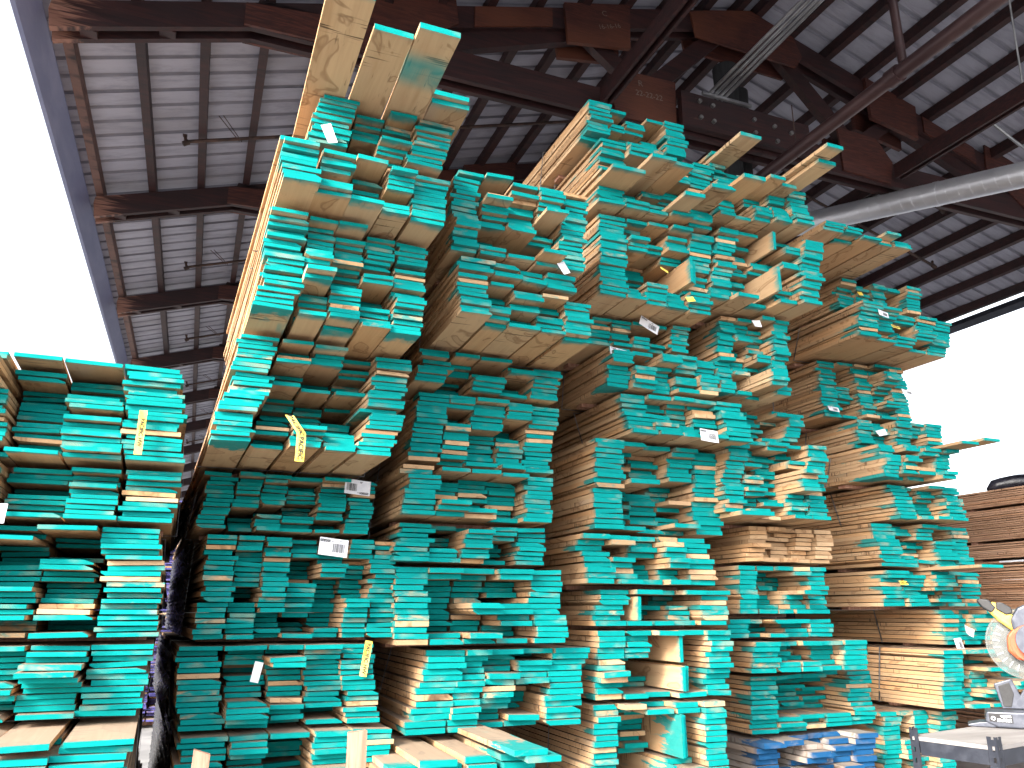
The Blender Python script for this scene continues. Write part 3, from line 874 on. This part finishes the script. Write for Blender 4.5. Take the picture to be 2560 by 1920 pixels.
BUN["3k"] = make_bundle("3k", 2.395, 4.668, 3.267, 4.578, 5.011, 0.318, 0.029, "teal-ended lumber bundle, topmost in the middle stack with the highest top", bleed=.04, t=0.0325, full=.64)
BUN["4a"] = make_bundle("4a", 4.049, 5.322, 5.279, 5.443, 0.1, 0.56, 0.056, "weathered grey lumber bundle with blue painted ends beside the bench", mat=BLUE, paint=1.0, loose=True, inner=4, t=0.042, gap=.1)
BUN["4b"] = make_bundle("4b", 4.136, 5.443, 5.519, 5.643, 0.693, 0.421, 0.044, "tan-sided teal-ended bundle, second up in the stack over the blue-ended boards", holes=[(.2,.75,.25,.9,.35)], bleed=.045, t=0.036, full=.64)
BUN["4c"] = make_bundle("4c", 4.065, 5.3, 5.238, 5.34, 1.148, 0.233, 0.017, "tan-sided teal-ended bundle, third up in the stack over the blue-ended boards", t=0.036, full=.64)
BUN["4d"] = make_bundle("4d", 3.858, 5.3, 4.92, 5.34, 1.409, 0.139, 0.013, "tan-sided teal-ended bundle, fourth up in the stack over the blue-ended boards", t=0.036, full=.64)
BUN["4e"] = make_bundle("4e", 4.004, 5.3, 4.889, 5.34, 1.588, 0.372, 0.026, "tan-sided teal-ended bundle, fifth up in the stack over the blue-ended boards", holes=[(.2,.6,.15,.9,.3)], bleed=.045, t=0.036, full=.64)
BUN["4f"] = make_bundle("4f", 4.07, 5.3, 4.962, 5.34, 1.99, 0.283, 0.086, "bare orange-tan lumber bundle without any end paint above a dark gap", paint=0.02, holes=[(.2,.5,.1,.9,.15)], t=0.036)
BUN["4g"] = make_bundle("4g", 3.741, 5.06, 4.691, 4.979, 2.303, 0.606, 0.049, "tan-sided teal-ended bundle, seventh up in the stack over the blue-ended boards", bleed=.045, jut=[(.05,.03,.3,.12)], holes=[(.3,.55,.2,.9,.2)], t=0.034, full=.64)
BUN["4h"] = make_bundle("4h", 3.872, 5.22, 4.532, 5.06, 2.939, 0.259, 0.111, "tan-sided teal-ended bundle, eighth up in the stack over the blue-ended boards", t=0.034, full=.64)
BUN["4i"] = make_bundle("4i", 3.636, 4.898, 4.232, 4.752, 3.228, 0.642, 0.066, "tan-sided teal-ended bundle, ninth up in the stack over the blue-ended boards", bleed=.08, t=0.034, full=.64)
BUN["4j"] = make_bundle("4j", 3.441, 4.634, 4.364, 4.474, 3.9, 0.596, 0.12, "tan-sided teal-ended bundle, tenth up in the stack over the blue-ended boards", edge=[(.48,.70,.98,.05,1),(.52,.08,.42,.10,1)], holes=[(.25,.62,.1,.95,.22)], t=0.034, full=.64)
BUN["4k"] = make_bundle("4k", 3.476, 4.482, 4.277, 4.369, 4.526, 0.306, -0.016, "tan-sided teal-ended bundle, eleventh up in the stack over the blue-ended boards", jut=[(.0,.45,.19,.30)], t=0.034, full=.64)
BUN["4l"] = make_bundle("4l", 3.544, 4.588, 4.149, 4.655, 4.861, 0.164, -0.056, "tan-sided teal-ended bundle, topmost in the stack over the blue-ended boards", inner=2, straps=False, t=0.034, full=.64)
BUN["5a"] = make_bundle("5a", 5.572, 5.685, 6.255, 5.525, 0.1, 0.668, 0.117, "dim recessed teal-ended bundle behind the steel bench", t=0.037, full=.64, gap=.1)
BUN["5b"] = make_bundle("5b", 6.049, 5.376, 7.487, 5.235, 0.808, 0.475, 0.083, "tan-sided teal-ended bundle, second up in the right-hand stack beside the saw", bleed=.05, inner=4, t=0.037, full=.64)
BUN["5c"] = make_bundle("5c", 6.495, 5.6, 8.016, 5.64, 1.313, 0.309, -0.061, "tan-sided teal-ended bundle with two white tags at its corner, beside the saw", bleed=.07, inner=5, t=0.037, full=.64)
BUN["5d"] = make_bundle("5d", 5.777, 5.6, 7.045, 5.64, 1.651, 0.315, 0.031, "tan-sided teal-ended bundle with a small yellow tag at its front corner", bleed=.05, t=0.037, full=.64)
BUN["5e"] = make_bundle("5e", 5.784, 5.6, 6.996, 5.64, 1.999, 0.397, 0.027, "tan-sided teal-ended bundle, fifth up in the right-hand stack beside the saw", bleed=.045, t=0.037, full=.64)
BUN["5f"] = make_bundle("5f", 5.996, 5.517, 6.777, 5.424, 2.426, 0.311, -0.09, "tan-sided teal-ended bundle, sixth up in the right-hand stack beside the saw", t=0.034, full=.64)
BUN["5g"] = make_bundle("5g", 5.663, 5.341, 6.411, 5.181, 2.767, 0.321, 0.12, "tan-sided teal-ended bundle, seventh up in the right-hand stack beside the saw", bleed=.08, t=0.034, full=.64)
BUN["5h"] = make_bundle("5h", 5.812, 5.752, 6.802, 5.592, 3.118, 0.289, 0.057, "tan-sided teal-ended bundle, eighth up in the right-hand stack beside the saw", bleed=.045, t=0.034, full=.64)
BUN["5i"] = make_bundle("5i", 5.577, 5.873, 6.569, 5.718, 3.436, 0.576, 0.003, "tan-sided teal-ended bundle, ninth up in the right-hand stack beside the saw", bleed=.06, t=0.034, full=.64)
BUN["5j"] = make_bundle("5j", 5.461, 5.194, 6.774, 5.394, 4.043, 0.358, 0.12, "long tan-sided protruding bundle with a crumpled white tag and yellow label", bleed=.045, paint=.97, t=0.034)
BUN["5k"] = make_bundle("5k", 5.541, 5.505, 6.464, 5.345, 4.431, 0.298, 0.058, "tan-sided teal-ended bundle, eleventh up in the right-hand stack beside the saw", t=0.034, full=.64)
BUN["5l"] = make_bundle("5l", 4.764, 4.723, 5.772, 4.813, 4.759, 0.091, 0.029, "thin layer of wide boards jutting out at the top of the right-hand stack", straps=False, jut=[], t=0.034, full=.64)

# ------------------------------------------------------------------ single planks lying on the stacks
def plank(x, y, z, w, h, L, label, seed, paint=.97, bleed=.03, tone=.5, yaw=0.0, group=None, mat=None, pitch=0.0):
    rng = random.Random(seed)
    o = Boards().add(rng, x, y, z, w, h, L, (paint, tone, bleed, rng.random()), yaw=yaw, cut=rng.uniform(-.02, .02), wane=0, pitch=pitch).build("plank", mat or TEAL)
    return tag(o, label, "plank", group)

JP = "planks jutting from the top of the tall stack"
plank(0.287, 2.87, 4.157, .205, .030, 4.3, "longest jutting plank with a brown water mark, left of the two shorter planks", 3, group=JP, tone=.75, bleed=.0, yaw=-.008)
plank(0.522, 3.045, 4.157, .185, .030, 3.9, "middle jutting plank with a rough bark edge, between the longest and the green-smeared one", 8, group=JP, tone=.35, bleed=.0, yaw=-.02)
plank(0.713, 2.96, 4.157, .195, .030, 3.9, "jutting plank with a green paint smear on its underside", 12, group=JP, tone=.45, bleed=.95, yaw=-.006)
plank(0.915, 3.47, 4.157, .205, .029, 3.6, "lower of the two short planks at the right end of the jutting row", 15, group=JP, tone=.4, bleed=.02)
plank(0.905, 3.44, 4.188, .205, .027, 3.6, "upper of the two short planks at the right end of the jutting row", 17, group=JP, tone=.6, bleed=.02)
TP = "planks sticking out on top of the right-hand stacks"
plank(3.485, 4.19, 5.030, .190, .030, 3.7, "pale plank sticking far out in front of the black posts", 21, group=TP, tone=.95, bleed=.01)
plank(3.47, 4.53, 5.062, .17, .029, 3.4, "short plank lying behind the pale plank near the black posts", 23, group=TP, tone=.8, bleed=.08, yaw=-.01)
plank(4.05, 4.03, 4.837, .165, .031, 3.6, "lower plank of the pair pointing at the silver duct", 25, group=TP, tone=.9)
plank(4.00, 3.88, 4.870, .150, .029, 3.6, "upper plank of the pair pointing at the silver duct", 27, group=TP, tone=.7, yaw=.004)
SP_ = "planks sticking out of the right-hand stack against the sky"
plank(6.30, 5.00, 3.052, .20, .026, 3.6, "lower brown-sided plank sticking out of the right-hand stack against the sky", 31, group=SP_, tone=.1, bleed=.02)
plank(6.49, 4.93, 3.080, .20, .026, 3.6, "upper brown-sided plank sticking out of the right-hand stack against the sky", 33, group=SP_, tone=.1, bleed=.02)
plank(6.32, 5.02, 1.9695, .26, .0262, 3.6, "long pale plank poking out of the right-hand stack toward the brown lumber", 35, tone=.9, bleed=.02)
plank(1.63, 3.93, .884, .18, .028, 3.0, "loose green-washed board lying low in front of the second stack", 37, bleed=.7, tone=.3, yaw=.03)
plank(1.57, 3.96, .9135, .18, .028, 3.0, "loose grey board lying above the green-washed one, low in front", 39, paint=.6, bleed=.3, tone=.3, yaw=-.02)

# two raw stakes standing in front
m = MB()
m.prism([(.020, 3.38, 0), (.085, 3.38, 0), (.130, 3.38, 1.092), (.072, 3.38, 1.112)], (0, .035, 0))
tag(m.build("wooden_stake", RAW), "raw wooden stake leaning to the right, the shorter of the two in front", "stake", "raw stakes in front of the stacks")
m = MB()
m.prism([(.642, 3.38, 0), (.716, 3.38, 0), (.711, 3.38, 1.147), (.640, 3.38, 1.142)], (0, .038, 0))
tag(m.build("wooden_stake", RAW), "raw wooden stake standing straight up, the taller of the two in front", "stake", "raw stakes in front of the stacks")


# ------------------------------------------------------------------ paper tags and flag tape stapled to the bundles
def tag_on(key, P, w, h, roll, kind, text, seed):
    root = BUN[key]
    rng = random.Random(seed)
    P = Vector(P)
    a = math.radians(roll)
    ax = Vector((math.cos(a), 0, math.sin(a)))
    az = Vector((-math.sin(a), 0, math.cos(a)))
    curl = {'white': rng.uniform(.3, 1.0), 'curl': 5.0, 'yellow': .6}[kind]
    bend = 0.35 if kind == 'yellow' and h > w else 0.0

    def pt(u, v, out=0.0):
        """u, v from -0.5 to 0.5 over the tag"""
        x, z = u * w, v * h
        if bend and len(text) < 9 and v > .12:
            x -= (v - .12) * h * .75
        y = -curl * (x * x if kind != 'curl' else (x + .3 * z) ** 2) + (-.01 + v * .02)
        return P + ax * x + az * z + Vector((0, y - out, 0))

    def sheet(nu, nv, u0, u1, v0, v1, out, th, mb):
        g = [[pt(u0 + (u1 - u0) * i / nu, v0 + (v1 - v0) * j / nv, out) for i in range(nu + 1)] for j in range(nv + 1)]
        vs = [p for r in g for p in r] + [p + Vector((0, th, 0)) for r in g for p in r]
        N = (nu + 1) * (nv + 1)
        fs = []
        for j in range(nv):
            for i in range(nu):
                q = j * (nu + 1) + i
                fs.append((q, q + 1, q + nu + 2, q + nu + 1))
                fs.append((N + q, N + q + nu + 1, N + q + nu + 2, N + q + 1))
        edge = [i for i in range(nu + 1)] + [j * (nu + 1) + nu for j in range(1, nv + 1)] + [nv * (nu + 1) + i for i in range(nu - 1, -1, -1)] + [j * (nu + 1) for j in range(nv - 1, 0, -1)]
        for q in range(len(edge)):
            s, t = edge[q], edge[(q + 1) % len(edge)]
            fs.append((s, N + s, N + t, t))
        mb.add(vs, fs, False)

    mb = MB()
    sheet(8, 8, -.5, .5, -.5, .5, 0, .0006, mb)
    t = mb.build("flag_tape" if kind == 'yellow' else "paper_tag", YELLOW if kind == 'yellow' else PAPER, root)

    def words(body, size, cu, cv, rot):
        cur = bpy.data.curves.new("printed_text", 'FONT')
        cur.body, cur.size, cur.align_x, cur.align_y = body, size, 'CENTER', 'CENTER'
        cur.offset = .03 * size
        tmp = bpy.data.objects.new("printed_text", cur)
        COL.objects.link(tmp)
        me = bpy.data.meshes.new_from_object(tmp.evaluated_get(bpy.context.evaluated_depsgraph_get()))
        bpy.data.objects.remove(tmp)
        c, s = math.cos(rot), math.sin(rot)
        for v in me.vertices:
            x, y = v.co.x * c - v.co.y * s, v.co.x * s + v.co.y * c
            v.co = pt(cu + x / w, cv + y / h, .0025)
        me.materials.clear()
        me.materials.append(INK)
        o = bpy.data.objects.new("printed_text", me)
        COL.objects.link(o)
        o.parent = t
        o.matrix_parent_inverse = (root.matrix_basis).inverted()
        o.matrix_parent_inverse.identity()
        return o

    if kind == 'yellow' and text:
        if h > w:
            words(text, w * (.74 if len(text) < 9 else .72), 0.0, -.2 if len(text) < 9 else 0.0, -math.pi / 2)
            if len(text) < 9:
                words("PACIFIC", w * .64, 0.0, .29, -math.pi / 2)
        else:
            words(text, h * .72, -.05, 0, 0)
    if kind == 'white' and w > .08:
        bars = MB()
        u = -.02 if roll != -5 else -.42
        e = u + .40
        while u < e:
            wd = rng.choice((.006, .009, .016, .022))
            sheet(1, 2, u, min(u + wd, e), -.28, .22, .0010, .0003, bars)
            u += wd + rng.choice((.008, .012, .018))
        for v, l in ((.36, .22), (.30, .14), (-.38, .10)):
            u0 = rng.uniform(-.1, .2)
            sheet(1, 1, u0, u0 + l * .5, v, v + .03, .0010, .0003, bars)
        o = bars.build("barcode", INK, None, fix=False)
        o.parent = t
        if text:
            words(text, h * .20, -.30 if roll != -5 else .27, .34 if roll != -5 else -.36, math.pi)


TAGS = [
    ('1h', (0.415, 3.564, 3.898), 0.05, 0.115, 20, 'curl', ''),
    ('1e', (0.444, 4.057, 2.442), 0.045, 0.235, -1, 'yellow', 'PACIFIC'),
    ('1d', (0.880, 4.807, 2.326), 0.155, 0.092, -5, 'white', '205804'),
    ('1c', (0.739, 4.69, 1.957), 0.165, 0.1, -6, 'white', '205820'),
    ('1c', (0.983, 4.814, 1.342), 0.042, 0.195, -9, 'yellow', 'PACIFIC HW'),
    ('1b', (0.379, 4.758, 1.287), 0.045, 0.105, -12, 'curl', ''),
    ('0e', (-0.298, 4.107, 2.426), 0.035, 0.22, 0, 'yellow', 'PACIFIC HW'),
    ('0d', (-0.825, 4.191, 2.027), 0.03, 0.09, 0, 'white', ''),
    ('3h', (3.023, 4.869, 3.683), 0.17, 0.085, -25, 'white', '205825'),
    ('3g', (2.767, 4.890, 3.442), 0.15, 0.065, -8, 'white', '205810'),
    ('3f', (3.475, 4.845, 2.861), 0.155, 0.095, -4, 'white', '205823'),
    ('2j', (1.927, 4.049, 3.623), 0.05, 0.085, 25, 'curl', ''),
    ('3i', (3.031, 4.632, 4.038), 0.07, 0.03, -25, 'yellow', ''),
    ('3i', (3.225, 4.606, 3.824), 0.07, 0.045, 12, 'yellow', ''),
    ('4i', (3.966, 4.797, 3.799), 0.075, 0.06, 5, 'curl', ''),
    ('5j', (5.790, 5.214, 4.291), 0.12, 0.065, -12, 'white', ''),
    ('5j', (5.951, 5.239, 4.190), 0.1, 0.035, -6, 'yellow', 'PACIFIC'),
    ('5k', (5.783, 5.443, 4.581), 0.06, 0.045, 4, 'yellow', ''),
    ('5i', (5.656, 5.831, 3.502), 0.13, 0.05, -4, 'white', '205812'),
    ('5i', (6.505, 5.698, 3.724), 0.14, 0.05, -6, 'white', ''),
    ('5h', (6.060, 5.682, 3.265), 0.12, 0.06, 14, 'curl', ''),
    ('5d', (5.927, 5.52, 1.851), 0.095, 0.035, -1, 'yellow', 'PACIFIC HW'),
    ('5c', (6.672, 5.555, 1.434), 0.11, 0.075, -25, 'curl', ''),
    ('5c', (6.568, 5.582, 1.313), 0.09, 0.115, 4, 'white', ''),
]
for i, tg in enumerate(TAGS):
    tag_on(*tg, seed=i + 5)

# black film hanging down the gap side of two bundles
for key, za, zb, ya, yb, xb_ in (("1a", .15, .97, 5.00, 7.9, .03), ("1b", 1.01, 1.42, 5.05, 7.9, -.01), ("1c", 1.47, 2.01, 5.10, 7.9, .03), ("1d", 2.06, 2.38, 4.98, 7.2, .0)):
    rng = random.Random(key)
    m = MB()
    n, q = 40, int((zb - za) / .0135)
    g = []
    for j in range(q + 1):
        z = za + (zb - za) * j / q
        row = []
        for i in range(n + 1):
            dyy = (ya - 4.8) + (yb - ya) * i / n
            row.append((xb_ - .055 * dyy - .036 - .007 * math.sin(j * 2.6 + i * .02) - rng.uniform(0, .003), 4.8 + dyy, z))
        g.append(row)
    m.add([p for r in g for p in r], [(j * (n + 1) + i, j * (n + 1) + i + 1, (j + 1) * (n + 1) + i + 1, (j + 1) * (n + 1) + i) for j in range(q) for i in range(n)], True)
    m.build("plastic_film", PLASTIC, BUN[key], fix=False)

# ------------------------------------------------------------------ stacks farther off
zb = 0.1
for k, (hh, lab) in enumerate(((.62, "teal-ended bundle tinted violet as shade, at the foot of the far stack beyond the gap"), (.60, "teal-ended bundle tinted violet as shade, second up in the far stack seen through the gap"), (.64, "teal-ended bundle tinted violet as shade, third up in the far stack seen through the gap"), (.62, "teal-ended bundle tinted violet as shade, fourth up in the far stack seen through the gap"), (.55, "teal-ended bundle tinted violet as shade, on top of the far stack seen through the gap"))):
    make_bundle("far%d" % k, -1.25, 13.2, 0.15, 13.22, zb, hh, 0.0, lab, mat=SHADED_TEAL, group="bundles tinted violet as shade beyond the gap", L=3.0, parts=40, straps=False, gap=.1 if k == 0 else .029)
    zb += hh + .03
zb = 0.1
for k, (hh, lab) in enumerate(((.70, "brown unpainted bundle at the foot of the right-hand background stack"), (.70, "brown unpainted bundle second up in the background stack behind the saw"), (.63, "thick brown bundle third up in the background stack, under a white strip"), (.185, "thin brown bundle between two dark gaps in the background stack"), (.37, "brown bundle just under the topmost one in the background stack"), (.20, "brown bundle on top of the background stack, under the black roll"))):
    make_bundle("brown%d" % k, 9.0 + (.02 if k % 2 else 0), 4.4, 10.2, 4.42, zb, hh, 0.0, lab, mat=BROWN, group="brown bundles at the right edge", L=5.2, paint=0.0, t=.0245, straps=False, parts=60, gap=.1 if k == 0 else .029)
    zb += hh + .03
for (z, ya, yb, lab) in ((2.165, 5.6, 6.9, "upper white strip wedged between brown bundles"), (1.948, 5.3, 6.9, "lower white strip wedged between brown bundles")):
    tag(MB().box(8.985, 9.10, ya, yb, z + .002, z + .022).build("spacer_strip", PAPER), lab, "strip")
# black wrapped roll lying on the brown stack
rng = random.Random(4)
m = MB()
P = []
ztop = zb - .03
for i in range(15):
    s = i / 14
    env = (1 - abs(2 * s - 1) ** 3.2) ** .5
    P.append((9.05 + 1.0 * s, 6.95 - .75 * s, ztop + .004 + .105 * max(env, .12)))
m.tube(P, [.02 + .105 * max(0.0, 1 - abs(2 * i / 14 - 1) ** 3) ** .5 * (1 + .06 * math.sin(i * 2.1)) for i in range(15)], 18)
roll = m.build("wrapped_roll", PLASTIC)
for v in roll.data.vertices:
    v.co.z = max(ztop + .003, ztop + (v.co.z - ztop) * .85) + (.004 * math.sin(v.co.x * 40 + v.co.y * 23) if v.co.z > ztop + .05 else 0)
tag(roll, "shiny black plastic-wrapped roll lying on the brown lumber", "roll")

# ------------------------------------------------------------------ steel bench with a mitre saw on it
LB, LF = Vector((3.455, 3.30, 0)), Vector((3.55, 2.89, 0))
dx = Vector((.977, .212, 0)).normalized()
dy = (LF - LB).normalized()
LEN, DEP, TOP = 1.75, (LF - LB).length, 1.0
bench = empty("work_bench", (LB + dx * LEN / 2 + dy * DEP / 2))
tag(bench, "grey slotted-steel work bench with a plywood top under the mitre saw", "work bench")
up = Vector((0, 0, 1))
for (p, sx, sy) in ((LB, 1, 1), (LF, 1, -1), (LB + dx * LEN, -1, 1), (LF + dx * LEN, -1, -1)):
    m = MB()
    # angle section with a row of slots left open between short plates
    z, k = 0.0, 0
    zs = []
    while z < TOP + .035:
        zs.append(z)
        z += .05
    for z in zs:
        z1 = min(z + .05, TOP + .04)
        m.frame_box(p, dx * sx, dy * sy, up, 0, .003, 0, .012, z, z1)
        m.frame_box(p, dx * sx, dy * sy, up, 0, .003, .024, .044, z, z1)
        m.frame_box(p, dx * sx, dy * sy, up, 0, .003, .012, .024, z, z + .028)
        m.frame_box(p, dx * sx, dy * sy, up, .003, .016, 0, .003, z, z1)
        m.frame_box(p, dx * sx, dy * sy, up, .026, .046, 0, .003, z, z1)
        m.frame_box(p, dx * sx, dy * sy, up, .016, .026, 0, .003, z, z + .028)
    m.build("leg", GREY_STEEL, bench, fix=False)
for z0, z1 in ((TOP - .085, TOP - .020), (.66, .72), (.20, .26)):
    for p, a, ln in ((LB, dx, LEN), (LF, dx, LEN), (LB, dy, DEP), (LB + dx * LEN, dy, DEP)):
        b = dy if a is dx else dx
        q = p + a * .047
        s = 1 if p is not LF else -1
        m = MB()
        off = .0035 * s if a is dx else (.0035 if p is LB else -.0075)
        m.frame_box(q, a, b, up, 0, ln - .094, off, off + .004, z0, z1)
        m.frame_box(q, a, b, up, 0, ln - .094, off + (.004 if s > 0 else -.03), off + (.034 if s > 0 else 0), z1 - .004, z1)
        m.build("rail", GREY_STEEL, bench)
m = MB()
m.frame_box(LB, dx, dy, up, .004, LEN - .004, .0045, DEP - .0045, TOP - .0185, TOP)
m.build("bench_top", PLYTOP, bench)
m = MB()
m.frame_box(LB, dx, dy, up, .05, LEN - .05, .01, DEP - .01, .2605, .275)
m.build("shelf", PLYTOP, bench)

# the saw: ax runs to the viewer's right, nn toward the viewer
ax, nn = Vector((.65, -.76, 0)).normalized(), Vector((-.76, -.65, 0)).normalized()
C = Vector((4.306, 3.24, 1.431))
SO = Vector((C.x, C.y, TOP))
saw = empty("mitre_saw", SO)
tag(saw, "orange and grey mitre saw with a clear blade guard on the steel bench", "mitre saw")

def saw_poly(name, mat, pts, n0, n1, bevel=.0, org=None, parent=None):
    o3 = org or SO
    m = MB()
    m.prism([o3 + ax * a + up * c + nn * n0 for a, c in pts], nn * (n1 - n0))
    o = m.build(name, mat, saw if parent is None else None)
    if parent is not None:
        o.parent = parent
        o.matrix_parent_inverse = (parent.matrix_parent_inverse @ Vector((0, 0, 0)).to_track_quat('Z', 'Y').to_matrix().to_4x4()) if False else parent.matrix_parent_inverse.copy()
        o.matrix_parent_inverse.identity()
        o.matrix_parent_inverse = saw.matrix_basis.inverted() @ saw.matrix_basis
    if bevel:
        bv = o.modifiers.new("soft_edges", 'BEVEL')
        bv.width = bevel
        bv.segments = 2
    return o

base = saw_poly("base", SAW_GREY, [(-.215, .018), (-.19, .004), (.36, .004), (.39, .02), (.37, .092), (-.235, .082), (-.245, .03)], -.09, .10, .008)
saw_poly("base_foot", SAW_GREY, [(-.33, .002), (-.20, .002), (-.17, .030), (-.27, .026), (-.33, .012)], -.05, .09, .004)
saw_poly("turntable", SAW_DARK, [(-.02, .093), (.28, .093), (.28, .106), (-.02, .106)], -.08, .12, .003)
saw_poly("fence", SAW_GREY, [(-.15, .085), (-.125, .088), (.33, .088), (.34, .13), (.17, .15), (.12, .21), (.02, .225), (-.03, .20), (-.055, .16), (-.085, .245), (-.175, .215)], -.075, -.045, .005)
saw_poly("fence_face", SAW_DARK, [(-.142, .098), (-.105, .098), (-.085, .165), (-.10, .225), (-.155, .205)], -.0449, -.040, .002)
lab = saw_poly("label_plate", SAW_DARK, [(-.225, .034), (-.115, .028), (-.115, .070), (-.225, .076)], .1003, .1022)
m = MB()
rng = random.Random(11)
for a0, a1, c0, c1 in ((-.172, -.122, .0625, .0665), (-.168, -.122, .057, .060)):
    m.prism([SO + ax * a0 + up * c0 + nn * .1023, SO + ax * a1 + up * c0 + nn * .1023, SO + ax * a1 + up * c1 + nn * .1023, SO + ax * a0 + up * c1 + nn * .1023], nn * .0006)
q = -.188
while q < -.122:
    wd = rng.uniform(.002, .006)
    c1 = rng.uniform(.046, .053)
    m.prism([SO + ax * q + up * .034 + nn * .1023, SO + ax * (q + wd) + up * .034 + nn * .1023, SO + ax * (q + wd) + up * c1 + nn * .1023, SO + ax * q + up * c1 + nn * .1023], nn * .0006)
    q += wd + rng.uniform(.0015, .004)
for t in range(10):
    a = t * .628
    m.prism([SO + ax * (-.206 + .011 * math.cos(a + d_)) + up * (.05 + .011 * math.sin(a + d_)) + nn * .1023 for d_ in (0, .35)] + [SO + ax * (-.206 + .006 * math.cos(a + d_)) + up * (.05 + .006 * math.sin(a + d_)) + nn * .1023 for d_ in (.35, 0)], nn * .0006)
m.build("label_print", PAPER, saw)

# pivot arm, guard, blade, motor, grip
def ring(name, mat, r0, r1, n0, n1, a0=0.0, a1=2 * math.pi, seg=56, org=None, bevel=0.0):
    o3 = org or C
    m = MB()
    full = abs(a1 - a0 - 2 * math.pi) < 1e-6
    k = seg + (0 if full else 1)
    vs = []
    for i in range(k):
        t = a0 + (a1 - a0) * i / seg
        e = ax * math.cos(t) + up * math.sin(t)
        vs += [o3 + e * r0 + nn * n0, o3 + e * r1 + nn * n0, o3 + e * r1 + nn * n1, o3 + e * r0 + nn * n1]
    fs = []
    for i in range(seg):
        p, q = i * 4, ((i + 1) % k) * 4
        for j in range(4):
            fs.append((p + j, p + (j + 1) % 4, q + (j + 1) % 4, q + j))
    if not full:
        fs += [(0, 1, 2, 3), (k * 4 - 1, k * 4 - 2, k * 4 - 3, k * 4 - 4)]
    m.add(vs, fs)
    return m.build(name, mat, saw)

ring("blade_guard", CLEAR, .035, .183, .012, .016)
ring("guard_rim", CLEAR, .1755, .185, -.018, .020)
ring("blade", BOLT, .012, .152, -.002, .001)
m = MB()
for t in range(14):
    a = 2.2 + t * .27
    e0 = ax * math.cos(a) + up * math.sin(a)
    tt = (-ax * math.sin(a) + up * math.cos(a)) * .002
    m.prism([C + e0 * .115 - tt + nn * .0165, C + e0 * .150 - tt + nn * .0165, C + e0 * .150 + tt + nn * .0165, C + e0 * .115 + tt + nn * .0165], nn * .0012)
m.build("guard_mark", PAPER, saw)
hub = ring("motor_housing", SAW_ORANGE, .0, .098, .018, .10, org=C + ax * .03 + up * .005)
ring("motor_cap", SAW_GREY, .0, .085, .1005, .15, org=C + ax * .04 + up * .02)
saw_poly("housing_bracket", SAW_ORANGE, [(-.085, .395), (-.045, .35), (.10, .33), (.22, .42), (.22, .56), (.08, .60), (-.03, .53), (-.08, .47)], .022, .085, .012)
saw_poly("motor_vent", SAW_DARK, [(-.055, .42), (-.02, .40), (-.005, .45), (-.04, .465)], .0853, .089, .002)
saw_poly("upper_housing", SAW_GREY, [(-.045, .50), (.03, .53), (.12, .50), (.20, .55), (.20, .66), (.06, .655), (-.01, .62), (-.05, .56)], -.02, .09, .012)
saw_poly("handle", SAW_YELLOW, [(-.165, .625), (-.110, .555), (-.045, .497), (.015, .480), (.025, .512), (-.020, .548), (-.030, .582), (-.085, .632), (-.120, .660)], .0, .055, .014)
saw_poly("handle_grip", SAW_DARK, [(-.200, .660), (-.172, .620), (-.130, .592), (-.105, .625), (-.140, .668), (-.190, .674)], -.003, .058, .012)
saw_poly("trigger_block", SAW_DARK, [(-.110, .616), (-.065, .585), (-.032, .594), (-.036, .624), (-.078, .652), (-.105, .652)], .0552, .066, .008)
saw_poly("pivot_arm", SAW_GREY, [(.10, .09), (.26, .09), (.24, .30), (.20, .45), (.08, .45), (.13, .28)], -.075, -.022, .012)
saw_poly("guard_link", SAW_DARK, [(-.045, .41), (-.038, .42), (.03, .28), (.095, .22), (.09, .21), (.022, .272)], .0225, .028)
